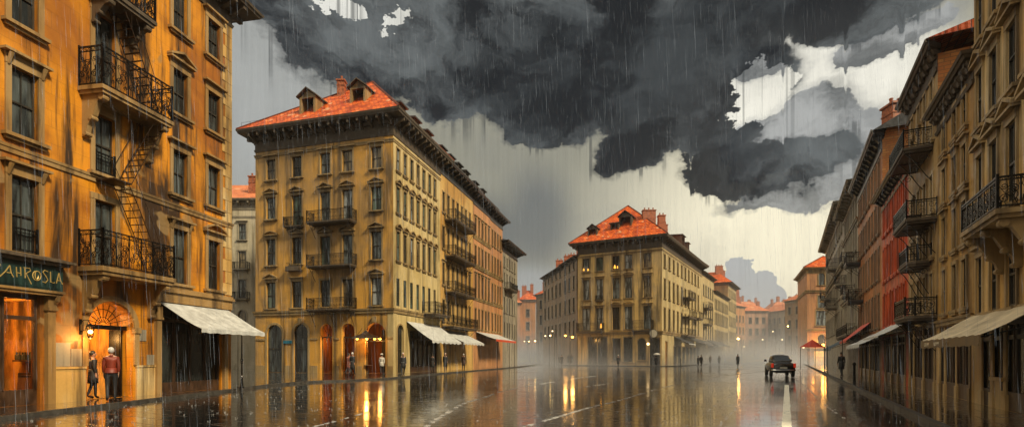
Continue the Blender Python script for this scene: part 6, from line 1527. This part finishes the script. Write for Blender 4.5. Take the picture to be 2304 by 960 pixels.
# ================================================================== the black car, seen from behind
def make_car(loc, rz, S):
    rt = empty('parked_car', loc, 'old black saloon car driving away down the wet street, red tail lamps', 'car', None, rz); rt.name = 'saloon_car'
    M['carblack'] = plain('black_car_paint', (0.010, 0.011, 0.012), 0.16, 0, 0.2, 3, 0.8); M['chrome'] = plain('chrome', (0.6, 0.6, 0.58), 0.12, 1.0, 0.1)
    M['tail'] = glow('tail_lamp', (0.75, 0.04, 0.01), 0.22); M['tyre'] = plain('tyre_rubber', (0.012, 0.012, 0.012), 0.7); M['carglass'] = plain('car_glass', (0.02, 0.028, 0.032), 0.05, 0, 0.3, 2, 1.0); M['plate'] = plain('number_plate', (0.45, 0.44, 0.36), 0.4)
    # local: x right, y forward, z up; rear at y=-2.2
    def sect(y, hw, z0, z1, n=20, e=3.2, tuck=0.0):
        out = []
        for k in range(n):
            a = 2*PI*k/n+PI/n; c, s_ = math.cos(a), math.sin(a); r = (abs(c)**e+abs(s_)**e)**(-1/e)
            zz = (z0+z1)/2+(z1-z0)/2*r*s_; out.append((hw*r*c*(1-tuck*max(0, (zz-z0)/(z1-z0)-0.55)), y, zz))
        return out
    def loft(secs, name, mats, par, T=None):
        mb = MB(); n = len(secs[0]); 
        for s_ in secs: mb.v += [(x*S, y*S, z*S) for x, y, z in s_]
        for i in range(len(secs)-1):
            for k in range(n): a = i*n+k; b_ = i*n+(k+1) % n; mb.f.append((a, b_, b_+n, a+n)); mb.m.append(0); mb.uv.append([(0, 0)]*4)
        mb.f.append(tuple(reversed(range(n)))); mb.m.append(0); mb.uv.append([(0, 0)]*n); e = (len(secs)-1)*n; mb.f.append(tuple(e+k for k in range(n))); mb.m.append(0); mb.uv.append([(0, 0)]*n)
        me = mb.mesh(name, mats, (0, 0, 0), True); o = bpy.data.objects.new(name, me); COL.objects.link(o); o.parent = par; return o
    def addm(mb, name, mats, par, smooth=False):
        mb.v = [(x*S, y*S, z*S) for x, y, z in mb.v]; o = bpy.data.objects.new(name, mb.mesh(name, mats, (0, 0, 0), smooth)); COL.objects.link(o); o.parent = par; return o
    body = loft([sect(-2.30, .70, .42, .86), sect(-2.26, .80, .34, .92), sect(-2.1, .87, .28, .97), sect(-1.6, .90, .26, 1.0, tuck=.1), sect(-1.0, .91, .25, 1.02, tuck=.12), sect(0, .92, .25, 1.02, tuck=.12), sect(1.0, .91, .25, 1.0, tuck=.12), sect(1.7, .89, .26, .95), sect(2.15, .84, .3, .88), sect(2.32, .72, .4, .78)], 'body', [M['carblack']], rt)
    loft([sect(-1.50, .66, .92, 1.05), sect(-1.05, .68, .92, 1.32, tuck=.35), sect(-.7, .70, .92, 1.44, tuck=.35), sect(0, .70, .92, 1.48, tuck=.35), sect(.45, .69, .92, 1.45, tuck=.35), sect(.85, .68, .92, 1.28, tuck=.3), sect(1.2, .66, .92, 1.03)], 'cabin', [M['carblack']], rt)
    b = MB(); b.hexa([(-.60, -1.50, 1.06), (.60, -1.50, 1.06), (.60, -1.46, 1.04), (-.60, -1.46, 1.04), (-.50, -1.0, 1.385), (.50, -1.0, 1.385), (.50, -.96, 1.36), (-.50, -.96, 1.36)]); addm(b, 'rear_window', [M['carglass']], rt)
    b = MB()
    for pth in ([(-.62, -1.53, 1.05), (.62, -1.53, 1.05)], [(-.62, -1.53, 1.05), (-.51, -1.0, 1.405)], [(.62, -1.53, 1.05), (.51, -1.0, 1.405)], [(-.51, -1.0, 1.405), (.51, -1.0, 1.405)]): b.tube(pth, .014, 5)
    addm(b, 'window_trim', [M['chrome']], rt)
    for sx in (-1, 1):
        b = MB()
        b.hexa([(sx*.70, -1.0, 1.04), (sx*.70, .9, 1.04), (sx*.66, .9, 1.04), (sx*.66, -1.0, 1.04), (sx*.60, -.75, 1.36), (sx*.60, .5, 1.37), (sx*.56, .5, 1.37), (sx*.56, -.75, 1.36)]); addm(b, 'side_window', [M['carglass']], rt)
        b = MB(); b.box(sx*.80-.09, sx*.80+.09, -2.29, -2.16, .62, .90); addm(b, 'tail_light', [M['tail']], rt)
        b = MB(); b.box(sx*.98-.09, sx*.98+.09, .62, .72, 1.0, 1.14); b.tube([(sx*.85, .7, 1.0), (sx*.93, .68, 1.05)], .018, 5); addm(b, 'wing_mirror', [M['carblack']], rt)
        b = MB(); b.tube([(sx*.5, -2.42, .27), (sx*.5, -2.1, .27)], .035, 8); addm(b, 'exhaust_pipe', [M['chrome']], rt)
        for yy in (-1.42, 1.42):
            T = lambda x, y, z, sx=sx, yy=yy: (sx*.80+z, yy+x, .33+y)
            b = MB(); b.lathe([(.20, -.11), (.31, -.11), (.33, -.07), (.33, .07), (.31, .11), (.20, .11)], 20, (0, 0, 0), 0, T); w_ = addm(b, 'wheel', [M['tyre']], rt, True); b = MB(); b.lathe([(.0, -.115), (.10, -.118), (.205, -.10), (.205, .10), (.10, .118), (.0, .115)], 16, (0, 0, 0), 0, T); addm(b, 'rim', [M['chrome']], w_, True)
    b = MB(); b.tube([(-.86, -2.15, .46), (-.80, -2.36, .46), (-.4, -2.40, .46), (.4, -2.40, .46), (.80, -2.36, .46), (.86, -2.15, .46)], .05, 8); addm(b, 'rear_bumper', [M['chrome']], rt, True)
    b = MB(); b.box(-.26, .26, -2.335, -2.30, .56, .68); addm(b, 'number_plate', [M['plate']], rt)
    b = MB(); b.tube([(-.60, -2.315, .82), (.60, -2.315, .82)], .014, 5); b.tube([(-.64, -1.62, 1.035), (-.60, -2.16, .985), (.60, -2.16, .985), (.64, -1.62, 1.035)], .008, 4); b.box(-.08, .08, -2.33, -2.3, .74, .78); addm(b, 'boot_trim', [M['chrome']], rt)
    return rt
car = make_car((at(1753, 43), 43, 0.004), rad(-20), 1.1); car.scale = (0.90, 0.95, 1.12)

# ================================================================== rain, mist and haze
def volmat(name, dens, col, aniso=0.2):
    m = bpy.data.materials.new(name); m.use_nodes = True; nt = m.node_tree; nt.nodes.clear(); o = nt.nodes.new('ShaderNodeOutputMaterial'); v = nt.nodes.new('ShaderNodeVolumePrincipled')
    v.inputs['Density'].default_value = dens; v.inputs['Color'].default_value = (*col, 1); v.inputs['Anisotropy'].default_value = aniso; nt.links.new(v.outputs[0], o.inputs['Volume']); return m
if HAZE:
    b = MB(); b.box(-320, 420, -50, 330, -1.0, 46); o = b.build('haze', volmat('haze_air', 0.0005, (0.72, 0.71, 0.68), 0.7)); tag(o, 'thin rainy haze filling the street air', 'haze', kind='stuff')
if MIST:
    b = MB(); b.box(-30, 140, 55, 240, 0.02, 32.0); mm = volmat('ground_mist', 0.014, (0.90, 0.94, 1.0)); V.nt = mm.node_tree
    sp = V.nt.nodes.new('ShaderNodeSeparateXYZ'); V.nt.links.new(pos(), sp.inputs[0]); zz = V(sp.outputs[2]); yy = V(sp.outputs[1])
    dn = V.m('EXPONENT', zz*-0.50)*yy.smooth(66, 125)*noise(pos(), 0.07, 2).lin(0.3, 0.7, 0.3, 1.7)*0.13 + V.m('EXPONENT', zz*-0.07)*yy.smooth(95, 150)*0.0075
    V.nt.links.new(dn.k, [n for n in V.nt.nodes if n.type == 'PRINCIPLED_VOLUME'][0].inputs['Density'])
    o = b.build('mist', mm); tag(o, 'low white spray lying over the far wet street', 'mist', kind='stuff')
if RAIN:
    m, nt, bs = newmat('rain_drop'); bs.inputs['Base Color'].default_value = (0.55, 0.68, 0.9, 1); bs.inputs['Roughness'].default_value = 0.1; bs.inputs['Alpha'].default_value = 0.12
    b = MB(); rr = random.Random(3)
    for k in range(8000):
        Y_ = 5+40*rr.random()**0.8; X_ = rr.uniform(-1.05, 1.05)*Y_; Z_ = rr.uniform(0.2, 1.7+0.72*Y_); l = rr.uniform(.15, .7); w_ = (0.0022+0.00013*Y_)*rr.uniform(.6, 1.2)
        if X_ < LX(Y_)+0.2 and Y_ < 26: continue
        if X_ > RX(Y_)-0.2: continue
        dx = 0.03*l; b.tube([(X_, Y_, Z_), (X_+dx, Y_, Z_-l*.6), (X_+dx*1.5, Y_, Z_-l)], [w_*.15, w_, w_*.4], 3, 0, False)
    o = b.build('rain', m); tag(o, 'fine vertical rain falling through the square', 'rain', kind='stuff')
    m2 = plain('splash_water', (0.7, 0.72, 0.72), 0.1, 0, 0.1); m2.node_tree.nodes['Principled BSDF'].inputs['Alpha'].default_value = 0.35
    b = MB()
    for k in range(1300):
        Y_ = 8+34*rr.random(); X_ = rr.uniform(-13.2, 3.3+0.5365*Y_); 
        if Y_ > 30 and X_ < -7: continue
        r_ = rr.uniform(.008, .022)
        for q_ in range(4): a_ = rr.uniform(0, 2*PI); b.tube([(X_+r_*math.cos(a_), Y_+r_*math.sin(a_), 0.003), (X_+2*r_*math.cos(a_), Y_+2*r_*math.sin(a_), rr.uniform(.015, .05))], [.004, .0015], 3, 0, False)
    o = b.build('rain_splashes', m2); tag(o, 'tiny splashes where the rain hits the wet road', 'splashes', kind='stuff')
